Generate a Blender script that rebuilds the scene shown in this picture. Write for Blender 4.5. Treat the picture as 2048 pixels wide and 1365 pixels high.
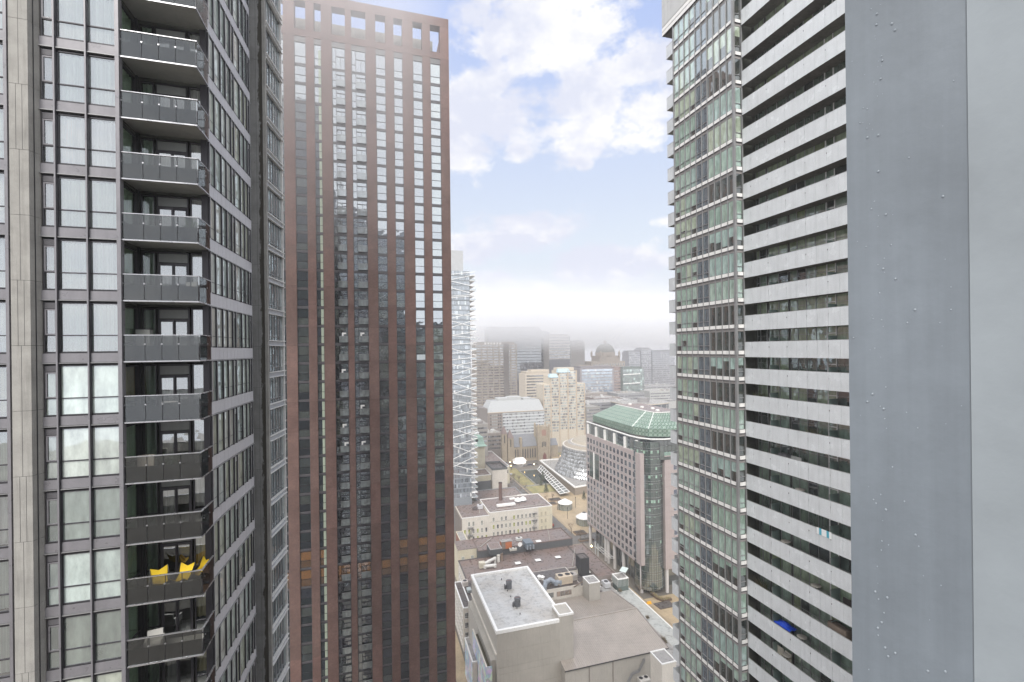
import bpy, math, random
from mathutils import Matrix, Vector
rnd = random.Random(11)
scene = bpy.context.scene
for o in list(bpy.data.objects): bpy.data.objects.remove(o)

# ------------------------------------------------------------------ camera
# world: +Y runs along the street away from the camera, +X to the right, ground at z = 0
FPX, CX0, CY0, CAMH = 934.0, 1024.0, 699.8, 112.0
ROLL, YAW = math.radians(.656), math.radians(16.63)
cam_d = bpy.data.cameras.new('camera'); cam = bpy.data.objects.new('camera', cam_d)
scene.collection.objects.link(cam); scene.camera = cam
_f = Vector((math.sin(YAW), math.cos(YAW), 0)); _r = Vector((math.cos(YAW), -math.sin(YAW), 0)); _u = Vector((0, 0, 1))
_cr = _r*math.cos(ROLL) - _u*math.sin(ROLL); _cu = _r*math.sin(ROLL) + _u*math.cos(ROLL)
M = Matrix.Identity(4)
for i in range(3):
    M[i][0], M[i][1], M[i][2] = _cr[i], _cu[i], -_f[i]
M[2][3] = CAMH
cam.matrix_world = M
cam_d.lens = FPX/2048*36; cam_d.sensor_width = 36; cam_d.shift_y = (CY0-682.5)/2048
cam_d.clip_start = .05; cam_d.clip_end = 6000

# ------------------------------------------------------------------ world / sun / exposure
SUN_EL, SUN_AZ = math.radians(46), math.radians(207)      # azimuth measured from +Y towards +X
world = bpy.data.worlds.new('World'); scene.world = world; world.use_nodes = True
wt = world.node_tree; wt.nodes.clear()
def wn(t, **k):
    n = wt.nodes.new(t)
    for a, b in k.items(): setattr(n, a, b)
    return n
def wm(op, a, b=None, c=None, clamp=False):
    n = wt.nodes.new('ShaderNodeMath'); n.operation = op; n.use_clamp = clamp
    for i, v in enumerate((a, b, c)):
        if v is None: continue
        if isinstance(v, (int, float)): n.inputs[i].default_value = v
        else: wt.links.new(v, n.inputs[i])
    return n.outputs[0]
def wmix(fac, a, b):
    n = wt.nodes.new('ShaderNodeMix'); n.data_type = 'RGBA'
    for s, v in ((0, fac), (6, a), (7, b)):
        if isinstance(v, (int, float)): n.inputs[s].default_value = v
        elif isinstance(v, tuple): n.inputs[s].default_value = (*v, 1)
        else: wt.links.new(v, n.inputs[s])
    return n.outputs[2]
tc = wn('ShaderNodeTexCoord'); sep = wn('ShaderNodeSeparateXYZ'); wt.links.new(tc.outputs['Generated'], sep.inputs[0])
az = wm('ARCTAN2', sep.outputs[0], sep.outputs[1]); el = wm('ARCSINE', sep.outputs[2])
sky = wn('ShaderNodeTexSky', sky_type='NISHITA', sun_disc=False, sun_elevation=SUN_EL, sun_rotation=SUN_AZ, air_density=1.6, dust_density=1.2, ozone_density=2.5)
def wnoise(scale, detail, rough, stretch=(1, 1, 1), off=(0, 0, 0)):
    mp = wn('ShaderNodeMapping'); mp.inputs['Scale'].default_value = stretch; mp.inputs['Location'].default_value = off
    wt.links.new(tc.outputs['Generated'], mp.inputs[0])
    n = wn('ShaderNodeTexNoise'); n.inputs['Scale'].default_value = scale; n.inputs['Detail'].default_value = detail; n.inputs['Roughness'].default_value = rough
    wt.links.new(mp.outputs[0], n.inputs['Vector']); return n.outputs[0]
n1 = wnoise(11, 12, .62, (1, 1, 1.6)); n2 = wnoise(5, 6, .5, (1, 1, 2.2), (3, 1, 2)); n3 = wnoise(26, 8, .6, (1, 1, 1.5), (0, 5, 1))
# cumulus banks: azimuth, elevation, half widths, weight
CL = [(.368,.591,.156,.067,1.),(.462,.492,.112,.059,.95),(.270,.479,.117,.049,.8),(.219,.622,.053,.034,.6),(.584,.534,.072,.044,1.),(.228,.491,.096,.056,.95),
      (.180,.447,.064,.075,1.),(.482,.431,.140,.042,.85),(.573,.456,.086,.048,.8),(.312,.400,.024,.016,.8),(.452,.371,.015,.009,.7),(.171,.389,.030,.025,.7),
      (.299,.241,.130,.034,.8),(.224,.221,.085,.036,.8),(.499,.174,.125,.042,.85),(.266,.144,.042,.030,.8),(.330,.127,.050,.024,.8),(.457,.103,.122,.031,.6),(.610,.250,.021,.010,.5)]
m = None
for a, e, wa, we, wt_ in CL:
    da = wm('DIVIDE', wm('SUBTRACT', az, a), wa); de = wm('DIVIDE', wm('SUBTRACT', el, e), we)
    d = wm('SQRT', wm('ADD', wm('MULTIPLY', da, da), wm('MULTIPLY', de, de)))
    v = wm('MULTIPLY', wm('SUBTRACT', 1.25, d), wt_)
    m = v if m is None else wm('MAXIMUM', m, v)
blob = wm('ADD', m, wm('MULTIPLY', wm('SUBTRACT', n1, .5), 3.4))
mask = wm('MULTIPLY', wm('SUBTRACT', blob, -.06), 2.0, clamp=True)
# the rest of the sky away from the view is a broken bright overcast
away = wm('MULTIPLY', wm('SUBTRACT', wm('ABSOLUTE', wm('SUBTRACT', az, .38)), .75), 3.0, clamp=True)
away = wm('MAXIMUM', away, wm('MULTIPLY', wm('SUBTRACT', el, .78), 5.0, clamp=True))
mask2 = wm('MULTIPLY', wm('SUBTRACT', n2, .05), 9.0, clamp=True)
mask = wm('MAXIMUM', mask, wm('MULTIPLY', away, mask2))
shade = wm('ADD', wm('MULTIPLY', wm('SUBTRACT', n2, .42), 4.2), wm('MULTIPLY', wm('SUBTRACT', n3, .5), 2.0), clamp=True)
cloud = wmix(away, wmix(shade, (6.1, 6.35, 7.4), (8.3, 8.25, 8.3)), wmix(shade, (10.4, 10.7, 11.4), (12.2, 12.2, 12.4)))   # the sun's side of the sky is the brighter one
skyb = wmix(wm('MULTIPLY', wm('SUBTRACT', .64, el), 2.4, clamp=True), (3.9, 4.9, 7.9), (6.2, 6.75, 7.7))
sk = wmix(.86, sky.outputs[0], skyb)
veil = wmix(wm('MULTIPLY', wm('SUBTRACT', .20, el), 6.0, clamp=True), sk, wmix(away, (6.0, 6.15, 6.7), (8.5, 8.6, 9)))
col = wmix(mask, veil, cloud)
bg = wn('ShaderNodeBackground'); bg.inputs[1].default_value = .085
wt.links.new(col, bg.inputs[0]); wo = wn('ShaderNodeOutputWorld'); wt.links.new(bg.outputs[0], wo.inputs[0])
world.cycles.sampling_method = 'AUTOMATIC'

sd = bpy.data.lights.new('sun', 'SUN'); sd.energy = 2.7; sd.angle = math.radians(30); sd.color = (1, .96, .9)
sun = bpy.data.objects.new('sun', sd); scene.collection.objects.link(sun)
sv = Vector((math.sin(SUN_AZ)*math.cos(SUN_EL), math.cos(SUN_AZ)*math.cos(SUN_EL), math.sin(SUN_EL)))
sun.rotation_euler = sv.to_track_quat('Z', 'Y').to_euler()
scene.view_settings.view_transform = 'Standard'; scene.view_settings.look = 'None'
scene.view_settings.exposure = .60; scene.view_settings.gamma = 1
cy = scene.cycles
cy.max_bounces = 8; cy.diffuse_bounces = 3; cy.glossy_bounces = 3; cy.transmission_bounces = 4; cy.transparent_max_bounces = 10; cy.volume_bounces = 3
cy.use_denoising = True; cy.caustics_reflective = False; cy.caustics_refractive = False

# ------------------------------------------------------------------ measured points (photo pixel + one known world coordinate -> place)
_c, _s, _dy, _dx = math.cos(ROLL), math.sin(ROLL), math.cos(YAW), math.sin(YAW)
def ray(x, y):
    a = (x-CX0)/FPX; b = -(y-CY0)/FPX; R_ = _c*a+_s*b
    return (_dx+_dy*R_, _dy-_dx*R_, -_s*a+_c*b)
def atZ(x, y, z): r = ray(x, y); t = (z-CAMH)/r[2]; return r[0]*t, r[1]*t
def atY(x, y, Y): r = ray(x, y); t = Y/r[1]; return r[0]*t, CAMH+r[2]*t
def atX(x, y, X): r = ray(x, y); t = X/r[0]; return r[1]*t, CAMH+r[2]*t

# ------------------------------------------------------------------ materials
MATS = {}
def nn(nt, t, **k):
    n = nt.nodes.new(t)
    for a, b in k.items(): setattr(n, a, b)
    return n
def newmat(name):
    m = bpy.data.materials.new(name); m.use_nodes = True; nt = m.node_tree; nt.nodes.clear(); MATS[name] = m
    return m, nt
def noise(nt, scale, detail=4, rough=.55, vec=None, stretch=None):
    n = nn(nt, 'ShaderNodeTexNoise'); n.inputs['Scale'].default_value = scale; n.inputs['Detail'].default_value = detail; n.inputs['Roughness'].default_value = rough
    if vec is None: vec = nn(nt, 'ShaderNodeNewGeometry').outputs['Position']
    if stretch:
        mp = nn(nt, 'ShaderNodeMapping'); mp.inputs['Scale'].default_value = stretch; nt.links.new(vec, mp.inputs[0]); vec = mp.outputs[0]
    nt.links.new(vec, n.inputs['Vector']); return n.outputs[0]
def ramp(nt, v, a, b, c0, c1):
    n = nn(nt, 'ShaderNodeMapRange'); n.inputs[1].default_value = a; n.inputs[2].default_value = b; n.inputs[3].default_value = c0; n.inputs[4].default_value = c1
    nt.links.new(v, n.inputs[0]); return n.outputs[0]
def nmix(nt, fac, a, b, mode='MIX'):
    n = nn(nt, 'ShaderNodeMix', data_type='RGBA', blend_type=mode)
    for s, v in ((0, fac), (6, a), (7, b)):
        if isinstance(v, (int, float)): n.inputs[s].default_value = v
        elif isinstance(v, tuple): n.inputs[s].default_value = (*v[:3], 1)
        else: nt.links.new(v, n.inputs[s])
    return n.outputs[2]
def scalec(nt, colr, v):
    n = nn(nt, 'ShaderNodeVectorMath', operation='SCALE')
    if isinstance(colr, tuple): n.inputs[0].default_value = colr[:3]
    else: nt.links.new(colr, n.inputs[0])
    nt.links.new(v, n.inputs['Scale']); return n.outputs[0]
def attr(nt):
    return nn(nt, 'ShaderNodeAttribute', attribute_name='col').outputs['Color']
def finish(nt, colr, rough=.6, metal=0., spec=.5, bump=None, bd=.02, coat=0):
    p = nn(nt, 'ShaderNodeBsdfPrincipled')
    if isinstance(colr, tuple): p.inputs['Base Color'].default_value = (*colr[:3], 1)
    else: nt.links.new(colr, p.inputs['Base Color'])
    if isinstance(rough, float): p.inputs['Roughness'].default_value = rough
    else: nt.links.new(rough, p.inputs['Roughness'])
    p.inputs['Metallic'].default_value = metal; p.inputs['Specular IOR Level'].default_value = spec; p.inputs['Coat Weight'].default_value = coat
    if bump is not None:
        b = nn(nt, 'ShaderNodeBump'); b.inputs['Distance'].default_value = bd; b.inputs['Strength'].default_value = .6
        nt.links.new(bump, b.inputs['Height']); nt.links.new(b.outputs[0], p.inputs['Normal'])
    o = nn(nt, 'ShaderNodeOutputMaterial'); nt.links.new(p.outputs[0], o.inputs[0])
def plain(name, colr, rough=.6, metal=0., var=.18, scale=1.2, fine=9., streak=True, spec=.4, bump=.0, useattr=False, panel=None):
    """paint / stone / metal with broad tone drift, fine grain and rain streaks"""
    m, nt = newmat(name)
    a = noise(nt, scale, 5); b = noise(nt, fine, 3, .6)
    f = nn(nt, 'ShaderNodeMath', operation='ADD')
    nt.links.new(ramp(nt, a, .25, .75, 1-var, 1+var*.6), f.inputs[0]); nt.links.new(ramp(nt, b, .3, .7, -var*.35, var*.35), f.inputs[1]); v = f.outputs[0]
    if streak:
        s = noise(nt, 1., 4, .6, stretch=(3.2, 3.2, .22)); g = nn(nt, 'ShaderNodeMath', operation='MULTIPLY')
        nt.links.new(v, g.inputs[0]); nt.links.new(ramp(nt, s, .45, .75, 1., 1-var*1.1), g.inputs[1]); v = g.outputs[0]
    c = scalec(nt, attr(nt) if useattr else colr, v)
    finish(nt, c, ramp(nt, a, .3, .7, max(.05, rough-.12), min(1, rough+.1)), metal, spec, b if bump else None, bump)
    return m

def sunlit(*rgb):  # sRGB 0-255 -> linear
    return tuple(((v/255+.055)/1.055)**2.4 if v > 10 else v/255/12.92 for v in rgb)

# ------------------------------------------------------------------ materials of the place
def glass(name, tint, refl, interior=True, wave=.0):
    """real pane: see-through with a mirror coating"""
    m, nt = newmat(name)
    t = nn(nt, 'ShaderNodeBsdfTransparent'); t.inputs[0].default_value = (*tint, 1)
    g = nn(nt, 'ShaderNodeBsdfGlossy'); g.inputs['Roughness'].default_value = .015; g.inputs[0].default_value = (.93, .97, 1, 1)
    lw = nn(nt, 'ShaderNodeFresnel'); lw.inputs[0].default_value = 1.5
    if wave:
        v = noise(nt, .9, 2, .4); b = nn(nt, 'ShaderNodeBump'); b.inputs['Distance'].default_value = wave; b.inputs['Strength'].default_value = 1
        nt.links.new(v, b.inputs['Height']); nt.links.new(b.outputs[0], g.inputs['Normal'])
    f = ramp(nt, lw.outputs[0], 0, 1, refl, 1)
    mx = nn(nt, 'ShaderNodeMixShader'); nt.links.new(f, mx.inputs[0]); nt.links.new(t.outputs[0], mx.inputs[1]); nt.links.new(g.outputs[0], mx.inputs[2])
    o = nn(nt, 'ShaderNodeOutputMaterial'); nt.links.new(mx.outputs[0], o.inputs[0])
def pane(name, refl, wave=.0, gtint=(.9, .96, 1)):
    """far window: what stands behind it (own colour per pane) under a mirror coating"""
    m, nt = newmat(name)
    d = nn(nt, 'ShaderNodeBsdfDiffuse'); a = attr(nt); v = noise(nt, 2.2, 4, .6, stretch=(1, 1, .35))
    nt.links.new(scalec(nt, a, ramp(nt, v, .3, .7, .65, 1.3)), d.inputs[0])
    g = nn(nt, 'ShaderNodeBsdfGlossy'); g.inputs['Roughness'].default_value = .03; g.inputs[0].default_value = (*gtint, 1)
    if wave:
        w = noise(nt, .7, 2, .4); b = nn(nt, 'ShaderNodeBump'); b.inputs['Distance'].default_value = wave; b.inputs['Strength'].default_value = 1
        nt.links.new(w, b.inputs['Height']); nt.links.new(b.outputs[0], g.inputs['Normal'])
    lw = nn(nt, 'ShaderNodeFresnel'); lw.inputs[0].default_value = 1.5
    mx = nn(nt, 'ShaderNodeMixShader'); nt.links.new(ramp(nt, lw.outputs[0], 0, 1, refl, 1), mx.inputs[0])
    nt.links.new(d.outputs[0], mx.inputs[1]); nt.links.new(g.outputs[0], mx.inputs[2])
    o = nn(nt, 'ShaderNodeOutputMaterial'); nt.links.new(mx.outputs[0], o.inputs[0])
glass('glass_near', (.99, 1, .99), .34, wave=.012)
glass('guard_clear', (.52, .52, .51), .04)
glass('glass_side', (.97, .99, .98), .12)
glass('glass_balcony', (.86, .94, .89), .26)
pane('pane', .27, .012); pane('pane_bright', .50, .02); pane('pane_dim', .12)
plain('panel_dark', (.225, .218, .235), .36, .15, .10, 1.5, spec=.5)
plain('panel_side_lit', (.52, .51, .535), .4, .1, .08, 1.5, spec=.5)  # same panel as the dark front; sky light on the side is painted in
plain('frame_dark', (.055, .052, .06), .4, .3, .1)
plain('frame_grey', (.30, .30, .305), .4, .3, .1)
plain('frame_black', (.022, .022, .026), .5, 0, .1)
plain('rail_metal', (.50, .50, .52), .3, .8, .08)
plain('soffit', (.40, .40, .375), .8, 0, .10, 1.5)
plain('guard_dark', (.075, .070, .080), .35, 0, .18, 2, spec=.3)
plain('interior', (.10, .105, .09), .9, 0, .4, .8, streak=False)
plain('white_trim', (.80, .79, .77), .5, 0, .10, 2)
plain('frost', (.61, .635, .655), .22, 0, .09, .8, spec=.6)
plain('slab_brown', (.33, .31, .305), .7, 0, .12, 1)
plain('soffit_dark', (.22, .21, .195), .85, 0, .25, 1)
plain('attr_matte', (1, 1, 1), .75, 0, .12, .7, useattr=True)
plain('attr_semi', (1, 1, 1), .4, 0, .10, .9, useattr=True, spec=.5)
plain('attr_metal', (1, 1, 1), .35, .7, .12, .9, useattr=True)
# folded curtain cloth
m, nt = newmat('curtain'); v = noise(nt, 1., 3, .5, stretch=(9, 9, .25)); c = scalec(nt, attr(nt), ramp(nt, v, .3, .7, .78, 1.12)); finish(nt, c, .9)
# cast concrete with cloudy tone, pores and runs
def concrete(name, base, stain):
    m, nt = newmat(name)
    a = noise(nt, .9, 7, .62); b = noise(nt, 30, 2, .5); s = noise(nt, 1., 5, .65, stretch=(5, 5, .35))
    c = scalec(nt, base, ramp(nt, a, .3, .7, .78, 1.14)); c = scalec(nt, c, ramp(nt, b, .35, .65, .93, 1.05)); c = scalec(nt, c, ramp(nt, s, .5, .72, 1, .8))
    if stain:
        sp = nn(nt, 'ShaderNodeSeparateXYZ'); g = nn(nt, 'ShaderNodeNewGeometry'); nt.links.new(g.outputs['Position'], sp.inputs[0])
        e = ramp(nt, sp.outputs[0], stain-.12, stain+.10, 0, 1); d = noise(nt, 2.6, 8, .78, stretch=(1.6, 1, .35))
        t = nn(nt, 'ShaderNodeMath', operation='ADD'); nt.links.new(e, t.inputs[0]); nt.links.new(ramp(nt, d, .3, .7, -.7, .7), t.inputs[1])
        q = ramp(nt, t.outputs[0], .42, .62, 0, .95)
        c = nmix(nt, q, c, (.045, .04, .03))
    finish(nt, c, .85, 0, .3, b, .01)
concrete('concrete', (.335, .325, .305), None); concrete('concrete_grey', (.33, .33, .325), None); concrete('concrete_stained', (.27, .27, .265), -7.60)
# brick in large prefabricated panels: courses, mortar, per-panel tone
m, nt = newmat('brick'); g = nn(nt, 'ShaderNodeNewGeometry'); sp = nn(nt, 'ShaderNodeSeparateXYZ'); nt.links.new(g.outputs['Position'], sp.inputs[0])
ad = nn(nt, 'ShaderNodeMath', operation='ADD'); nt.links.new(sp.outputs[0], ad.inputs[0]); nt.links.new(sp.outputs[1], ad.inputs[1])
cb = nn(nt, 'ShaderNodeCombineXYZ'); nt.links.new(ad.outputs[0], cb.inputs[0]); nt.links.new(sp.outputs[2], cb.inputs[1])
bt = nn(nt, 'ShaderNodeTexBrick'); bt.inputs['Scale'].default_value = 1; bt.inputs['Brick Width'].default_value = .42; bt.inputs['Row Height'].default_value = .13; bt.inputs['Mortar Size'].default_value = .012
bt.inputs['Color1'].default_value = (.168, .103, .090, 1); bt.inputs['Color2'].default_value = (.140, .088, .079, 1); bt.inputs['Mortar'].default_value = (.20, .14, .12, 1); nt.links.new(cb.outputs[0], bt.inputs['Vector'])
a = noise(nt, .35, 6, .6); b = noise(nt, 4, 4, .7); c = scalec(nt, bt.outputs['Color'], ramp(nt, a, .3, .7, .82, 1.18)); c = scalec(nt, c, ramp(nt, b, .3, .7, .86, 1.14))
c = nmix(nt, 1., c, attr(nt), 'MULTIPLY'); finish(nt, c, .8, 0, .3)

# ------------------------------------------------------------------ mesh helpers
class MB:
    def __init__(s): s.v, s.f, s.m, s.c, s.mats = [], [], [], [], []
    def q(s, pts, mat, col=(1, 1, 1)):
        n = len(s.v); s.v += [tuple(p) for p in pts]; s.f.append(tuple(range(n, n+len(pts))))
        if mat not in s.mats: s.mats.append(mat)
        s.m.append(s.mats.index(mat)); s.c.append(col); return s
    def box(s, x0, x1, y0, y1, z0, z1, mat, col=(1, 1, 1), skip=''):
        if x0 > x1: x0, x1 = x1, x0
        if y0 > y1: y0, y1 = y1, y0
        a = [(x0, y0), (x1, y0), (x1, y1), (x0, y1)]
        return s.prism(a, z0, z1, mat, col, skip=skip)
    def prism(s, poly, z0, z1, mat, col=(1, 1, 1), top=None, tcol=None, skip='', taper=None):
        n = len(poly); hi = poly if taper is None else taper
        for i in range(n):
            j = (i+1) % n
            s.q([(*poly[i], z0), (*poly[j], z0), (*hi[j], z1), (*hi[i], z1)], mat, col)
        if 't' not in skip: s.q([(*p, z1) for p in hi], top or mat, tcol or col)
        if 'b' not in skip: s.q([(*p, z0) for p in reversed(poly)], mat, col)
        return s
    def cyl(s, cx, cy, r, z0, z1, mat, col=(1, 1, 1), n=16, r2=None, top=None, tcol=None):
        p = [(cx+r*math.cos(6.28318*i/n), cy+r*math.sin(6.28318*i/n)) for i in range(n)]
        r2 = r if r2 is None else r2
        h = [(cx+r2*math.cos(6.28318*i/n), cy+r2*math.sin(6.28318*i/n)) for i in range(n)]
        return s.prism(p, z0, z1, mat, col, top, tcol, taper=h)
    def tube(s, a, b, r, mat, col=(1, 1, 1), n=6, r2=None):
        a, b = Vector(a), Vector(b); d = (b-a).normalized(); r2 = r if r2 is None else r2
        u = d.cross(Vector((0, 0, 1)) if abs(d.z) < .9 else Vector((1, 0, 0))).normalized(); w = d.cross(u)
        A = [a+(u*math.cos(6.28318*i/n)+w*math.sin(6.28318*i/n))*r for i in range(n)]; B = [b+(u*math.cos(6.28318*i/n)+w*math.sin(6.28318*i/n))*r2 for i in range(n)]
        for i in range(n): s.q([A[i], B[i], B[(i+1) % n], A[(i+1) % n]], mat, col)
        s.q(A, mat, col); s.q(B[::-1], mat, col); return s
    def bar(s, a, b, w, h, mat, col=(1, 1, 1)):
        """rectangular bar from a to b, w across (horizontal), h upright"""
        a, b = Vector(a), Vector(b); d = (b-a).normalized(); u = d.cross(Vector((0, 0, 1)))
        u = u.normalized()*w/2 if u.length > 1e-4 else Vector((w/2, 0, 0)); k = d.cross(u).normalized()*h/2
        A = [a-u-k, a+u-k, a+u+k, a-u+k]; B = [p+(b-a) for p in A]
        for i in range(4): s.q([A[i], A[(i+1) % 4], B[(i+1) % 4], B[i]], mat, col)
        s.q(A[::-1], mat, col); s.q(B, mat, col); return s
    def add(s, o, M=None):
        n = len(s.v); s.v += [tuple(M @ Vector(p)) for p in o.v] if M else o.v
        mp = []
        for k in o.mats:
            if k not in s.mats: s.mats.append(k)
            mp.append(s.mats.index(k))
        s.f += [tuple(i+n for i in f) for f in o.f]; s.m += [mp[k] for k in o.m]; s.c += o.c; return s
    def mesh(s, name):
        me = bpy.data.meshes.new(name); me.from_pydata(s.v, [], s.f)
        for k in s.mats: me.materials.append(MATS[k])
        me.polygons.foreach_set('material_index', s.m)
        ca = me.color_attributes.new('col', 'FLOAT_COLOR', 'CORNER'); buf = []
        for f, c in zip(s.f, s.c): buf += [c[0], c[1], c[2], 1.]*len(f)
        ca.data.foreach_set('color', buf); me.update(); return me
    def obj(s, name, parent=None, M=None, mesh=None, **props):
        """M is a world matrix; a child of a part without M shares that part's frame"""
        o = bpy.data.objects.new(name, mesh or s.mesh(name)); scene.collection.objects.link(o)
        if parent:
            o.parent = parent; pw = WORLD[parent.name]
            if M is None: M = Matrix.Identity(4) if parent.type == 'EMPTY' else pw
            o.matrix_local = pw.inverted() @ M
        elif M is not None: o.matrix_local = M
        WORLD[o.name] = M if M is not None else Matrix.Identity(4)
        for k, v in props.items(): o[k] = v
        return o
WORLD = {}
def put(name, me, parent, M=None, **props): return MB.obj(None, name, parent, M, me, **props)
def thing(name, label, cat, loc=(0, 0, 0), group=None, rot=0):
    o = bpy.data.objects.new(name, None); scene.collection.objects.link(o); o.location = loc; o.rotation_euler = (0, 0, rot)
    o['label'] = label; o['category'] = cat; o.empty_display_size = .5; WORLD[o.name] = T(*loc, rot)
    if group: o['group'] = group
    return o
def solo(mb, name, label, cat, loc=(0, 0, 0), group=None, rot=0):
    o = mb.obj(name, None, Matrix.Translation(loc) @ Matrix.Rotation(rot, 4, 'Z')); o['label'] = label; o['category'] = cat
    if group: o['group'] = group
    return o
def T(x, y, z=0, rot=0): return Matrix.Translation((x, y, z)) @ Matrix.Rotation(rot, 4, 'Z')
def cells(parent, name, lst, cap=100):
    """lst of (priority, mesh builder, matrix, children); the first `cap` become parts of their own, the rest one part marked stuff"""
    lst = sorted(lst, key=lambda t: -t[0]); cache = {}
    for p, mb, Mx, kids in lst[:cap]:
        if id(mb) not in cache: cache[id(mb)] = mb.mesh(name)
        w = put(name, cache[id(mb)], parent, Mx)
        for kn, kmb in kids:
            if id(kmb) not in cache: cache[id(kmb)] = kmb.mesh(kn)
            put(kn, cache[id(kmb)], w)
    if lst[cap:]:
        r = MB()
        for p, mb, Mx, kids in lst[cap:]:
            r.add(mb, Mx)
            for kn, kmb in kids: r.add(kmb, Mx)
        r.obj(name, parent, kind='stuff')
def visible_rank(Mx):
    """bigger when nearer to the camera and inside its view"""
    p = Mx.translation - Vector((0, 0, CAMH)); D = p.x*_dx+p.y*_dy; R_ = p.x*_dy-p.y*_dx
    if D <= 0: return -1e3
    return 100/D - (50 if abs(R_/D) > 1.12 or abs(p.z/D) > .76 else 0)

# ================================================================== apartment tower on the left
def along(px, ox, oy, th, y=700):
    """distance along a facade line (origin, heading th from +X) at which the photo column px meets it"""
    r = ray(px, y); c, s = math.cos(th), math.sin(th)
    return (ox*r[1]-oy*r[0])/(s*r[0]-c*r[1])
ZL = lambda k: 111.64+2.93*k
LT = thing('apartment_tower', 'dark grey glass apartment tower with concrete pier and stacked corner balconies, filling the left edge', 'apartment tower', (-15, 32, 0))
W = MB(); KL = range(-9, 10)
for k in KL:
    z = ZL(k)
    for x0, x1 in ((-19, -15.42), (-14.58, -13.98), (-13.97, -12.78), (-12.77, -11.60)):
        W.box(x0+.008, x1-.008, 26.78, 27.1, z+.0, z+.425, 'panel_dark')
    W.box(-19, -11.6, 26.83, 27.05, z-.09, z+.46, 'frame_black')
    W.box(-19, -11.45, 26.72, 26.84, z-.05, z-.015, 'frame_grey')
    W.box(-25, -11.5, 27.1, 38, z-.12, z+.3, 'interior', (1, 1, 1)); W.box(-11.5, -8.6, 28.62, 38, z-.12, z+.2, 'interior')
W.box(-11.61, -11.45, 26.66, 27.0, ZL(-9), ZL(10), 'panel_dark')
for x in (-13.97, -12.77): W.box(x-.045, x+.045, 26.70, 26.9, ZL(-9), ZL(10), 'frame_dark'); W.box(x-.03, x+.03, 26.66, 26.70, ZL(-9), ZL(10), 'panel_dark')
W.box(-15.80, -15.68, 26.66, 26.9, ZL(-9), ZL(10), 'panel_dark')
W.box(-25, -9.9, 29.6, 38, ZL(-9), ZL(10), 'interior')
W.box(-11.52, -11.38, 28.36, 28.5, ZL(-9), ZL(10), 'frame_black'); W.box(-8.62, -8.33, 28.44, 28.7, ZL(-9), ZL(10), 'frame_dark')
W.box(-25, -8.4, 26.9, 38, 0, ZL(-9)-.1, 'panel_dark'); W.box(-25, -8.4, 26.9, 38, ZL(10)+.02, 152, 'panel_dark')
W.obj('wall', LT)
P = MB()
for k in range(-9, 10):                                            # pier on the front: one cast block per storey, its joints open
    z0, z1 = ZL(k)+.80, ZL(k+1)+.785
    P.prism([(-15.40, 26.9), (-15.40, 26.30), (-14.71, 26.30), (-14.56, 26.80), (-14.56, 26.9)], z0, z1, 'concrete')
P.prism([(-15.38, 26.9), (-15.38, 26.32), (-14.72, 26.32), (-14.58, 26.82), (-14.58, 26.9)], ZL(-9), ZL(10)+.7, 'frame_black')
for k in range(-9, 10):
    z0, z1 = ZL(k)+.80, ZL(k+1)+.785
    for x in ((-15.05,) if k % 3 else (-15.16, -14.93)): P.box(x-.006, x+.006, 26.296, 26.31, z0, z1, 'frame_black')
    P.box(-14.64, -14.632, 26.50, 26.6, z0, z1, 'frame_black')
P.obj('concrete_pier', LT)
# window kinds -------------------------------------------------------
def curtain(x0, x1, z0, z1, y, colr, open_=0., amp=.035):
    m_ = MB(); n = max(2, int((x1-x0)*(1-open_)/.07)); w = (x1-x0)*(1-open_)/n
    for i in range(n):
        xa, xb = x0+i*w, x0+(i+1)*w; ya, yb = (y+amp*math.sin(i*1.9)*(1+.5*math.sin(i*.7)), y+amp*math.sin((i+1)*1.9)*(1+.5*math.sin((i+1)*.7)))
        g = 1+.10*math.sin(i*2.3)
        m_.q([(xa, ya, z0), (xb, yb, z0), (xb, yb, z1), (xa, ya, z1)], 'curtain', tuple(c*g for c in colr))
    return m_
def wframe(x0, x1, z0, z1, t=.045, y0=0., y1=.1, mat='frame_dark', mids=(), trans=()):
    m_ = MB(); m_.box(x0, x0+t, y0, y1, z0, z1, mat); m_.box(x1-t, x1, y0, y1, z0, z1, mat)
    m_.box(x0+t, x1-t, y0, y1, z0, z0+t, mat); m_.box(x0+t, x1-t, y0, y1, z1-t, z1, mat)
    for x in mids: m_.box(x-t/2, x+t/2, y0+.003, y1-.003, z0+t, z1-t, mat)
    for z in trans: m_.box(x0+t, x1-t, y0+.006, y1-.006, z-t/2, z+t/2, mat)
    return m_
def gpane(x0, x1, z0, z1, y=.05, mat='glass_near', col=(1, 1, 1)): return MB().q([(x0, y, z0), (x1, y, z0), (x1, y, z1), (x0, y, z1)], mat, col)
WC = [(.84, .94, .88), (.80, .92, .85), (.88, .93, .91), (.72, .84, .72), (.80, .82, .62)]
nar = wframe(0, .53, .46, 2.80, trans=(1.26, 2.5)); nar.box(.05, .48, .03, .06, 2.52, 2.78, 'frame_black')
for i in range(6): nar.box(.05, .48, -.01, .03, 2.53+i*.042, 2.55+i*.042, 'panel_dark')
sash = wframe(.05, .48, 1.29, 2.48, .055, -.015, .05, 'panel_dark')
narp = gpane(.05, .48, .5, 1.24); narp.add(gpane(.1, .44, 1.34, 2.43, .03))
big = wframe(0, 2.33, .46, 2.80, .05, mids=(1.2,), trans=(1.26,)); bigp = gpane(.05, 2.28, .5, 2.76)
lef = wframe(0, 3.35, .46, 2.80, .05, mids=(3.0,), trans=(1.26,)); lefp = gpane(.05, 3.3, .5, 2.76)
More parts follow.
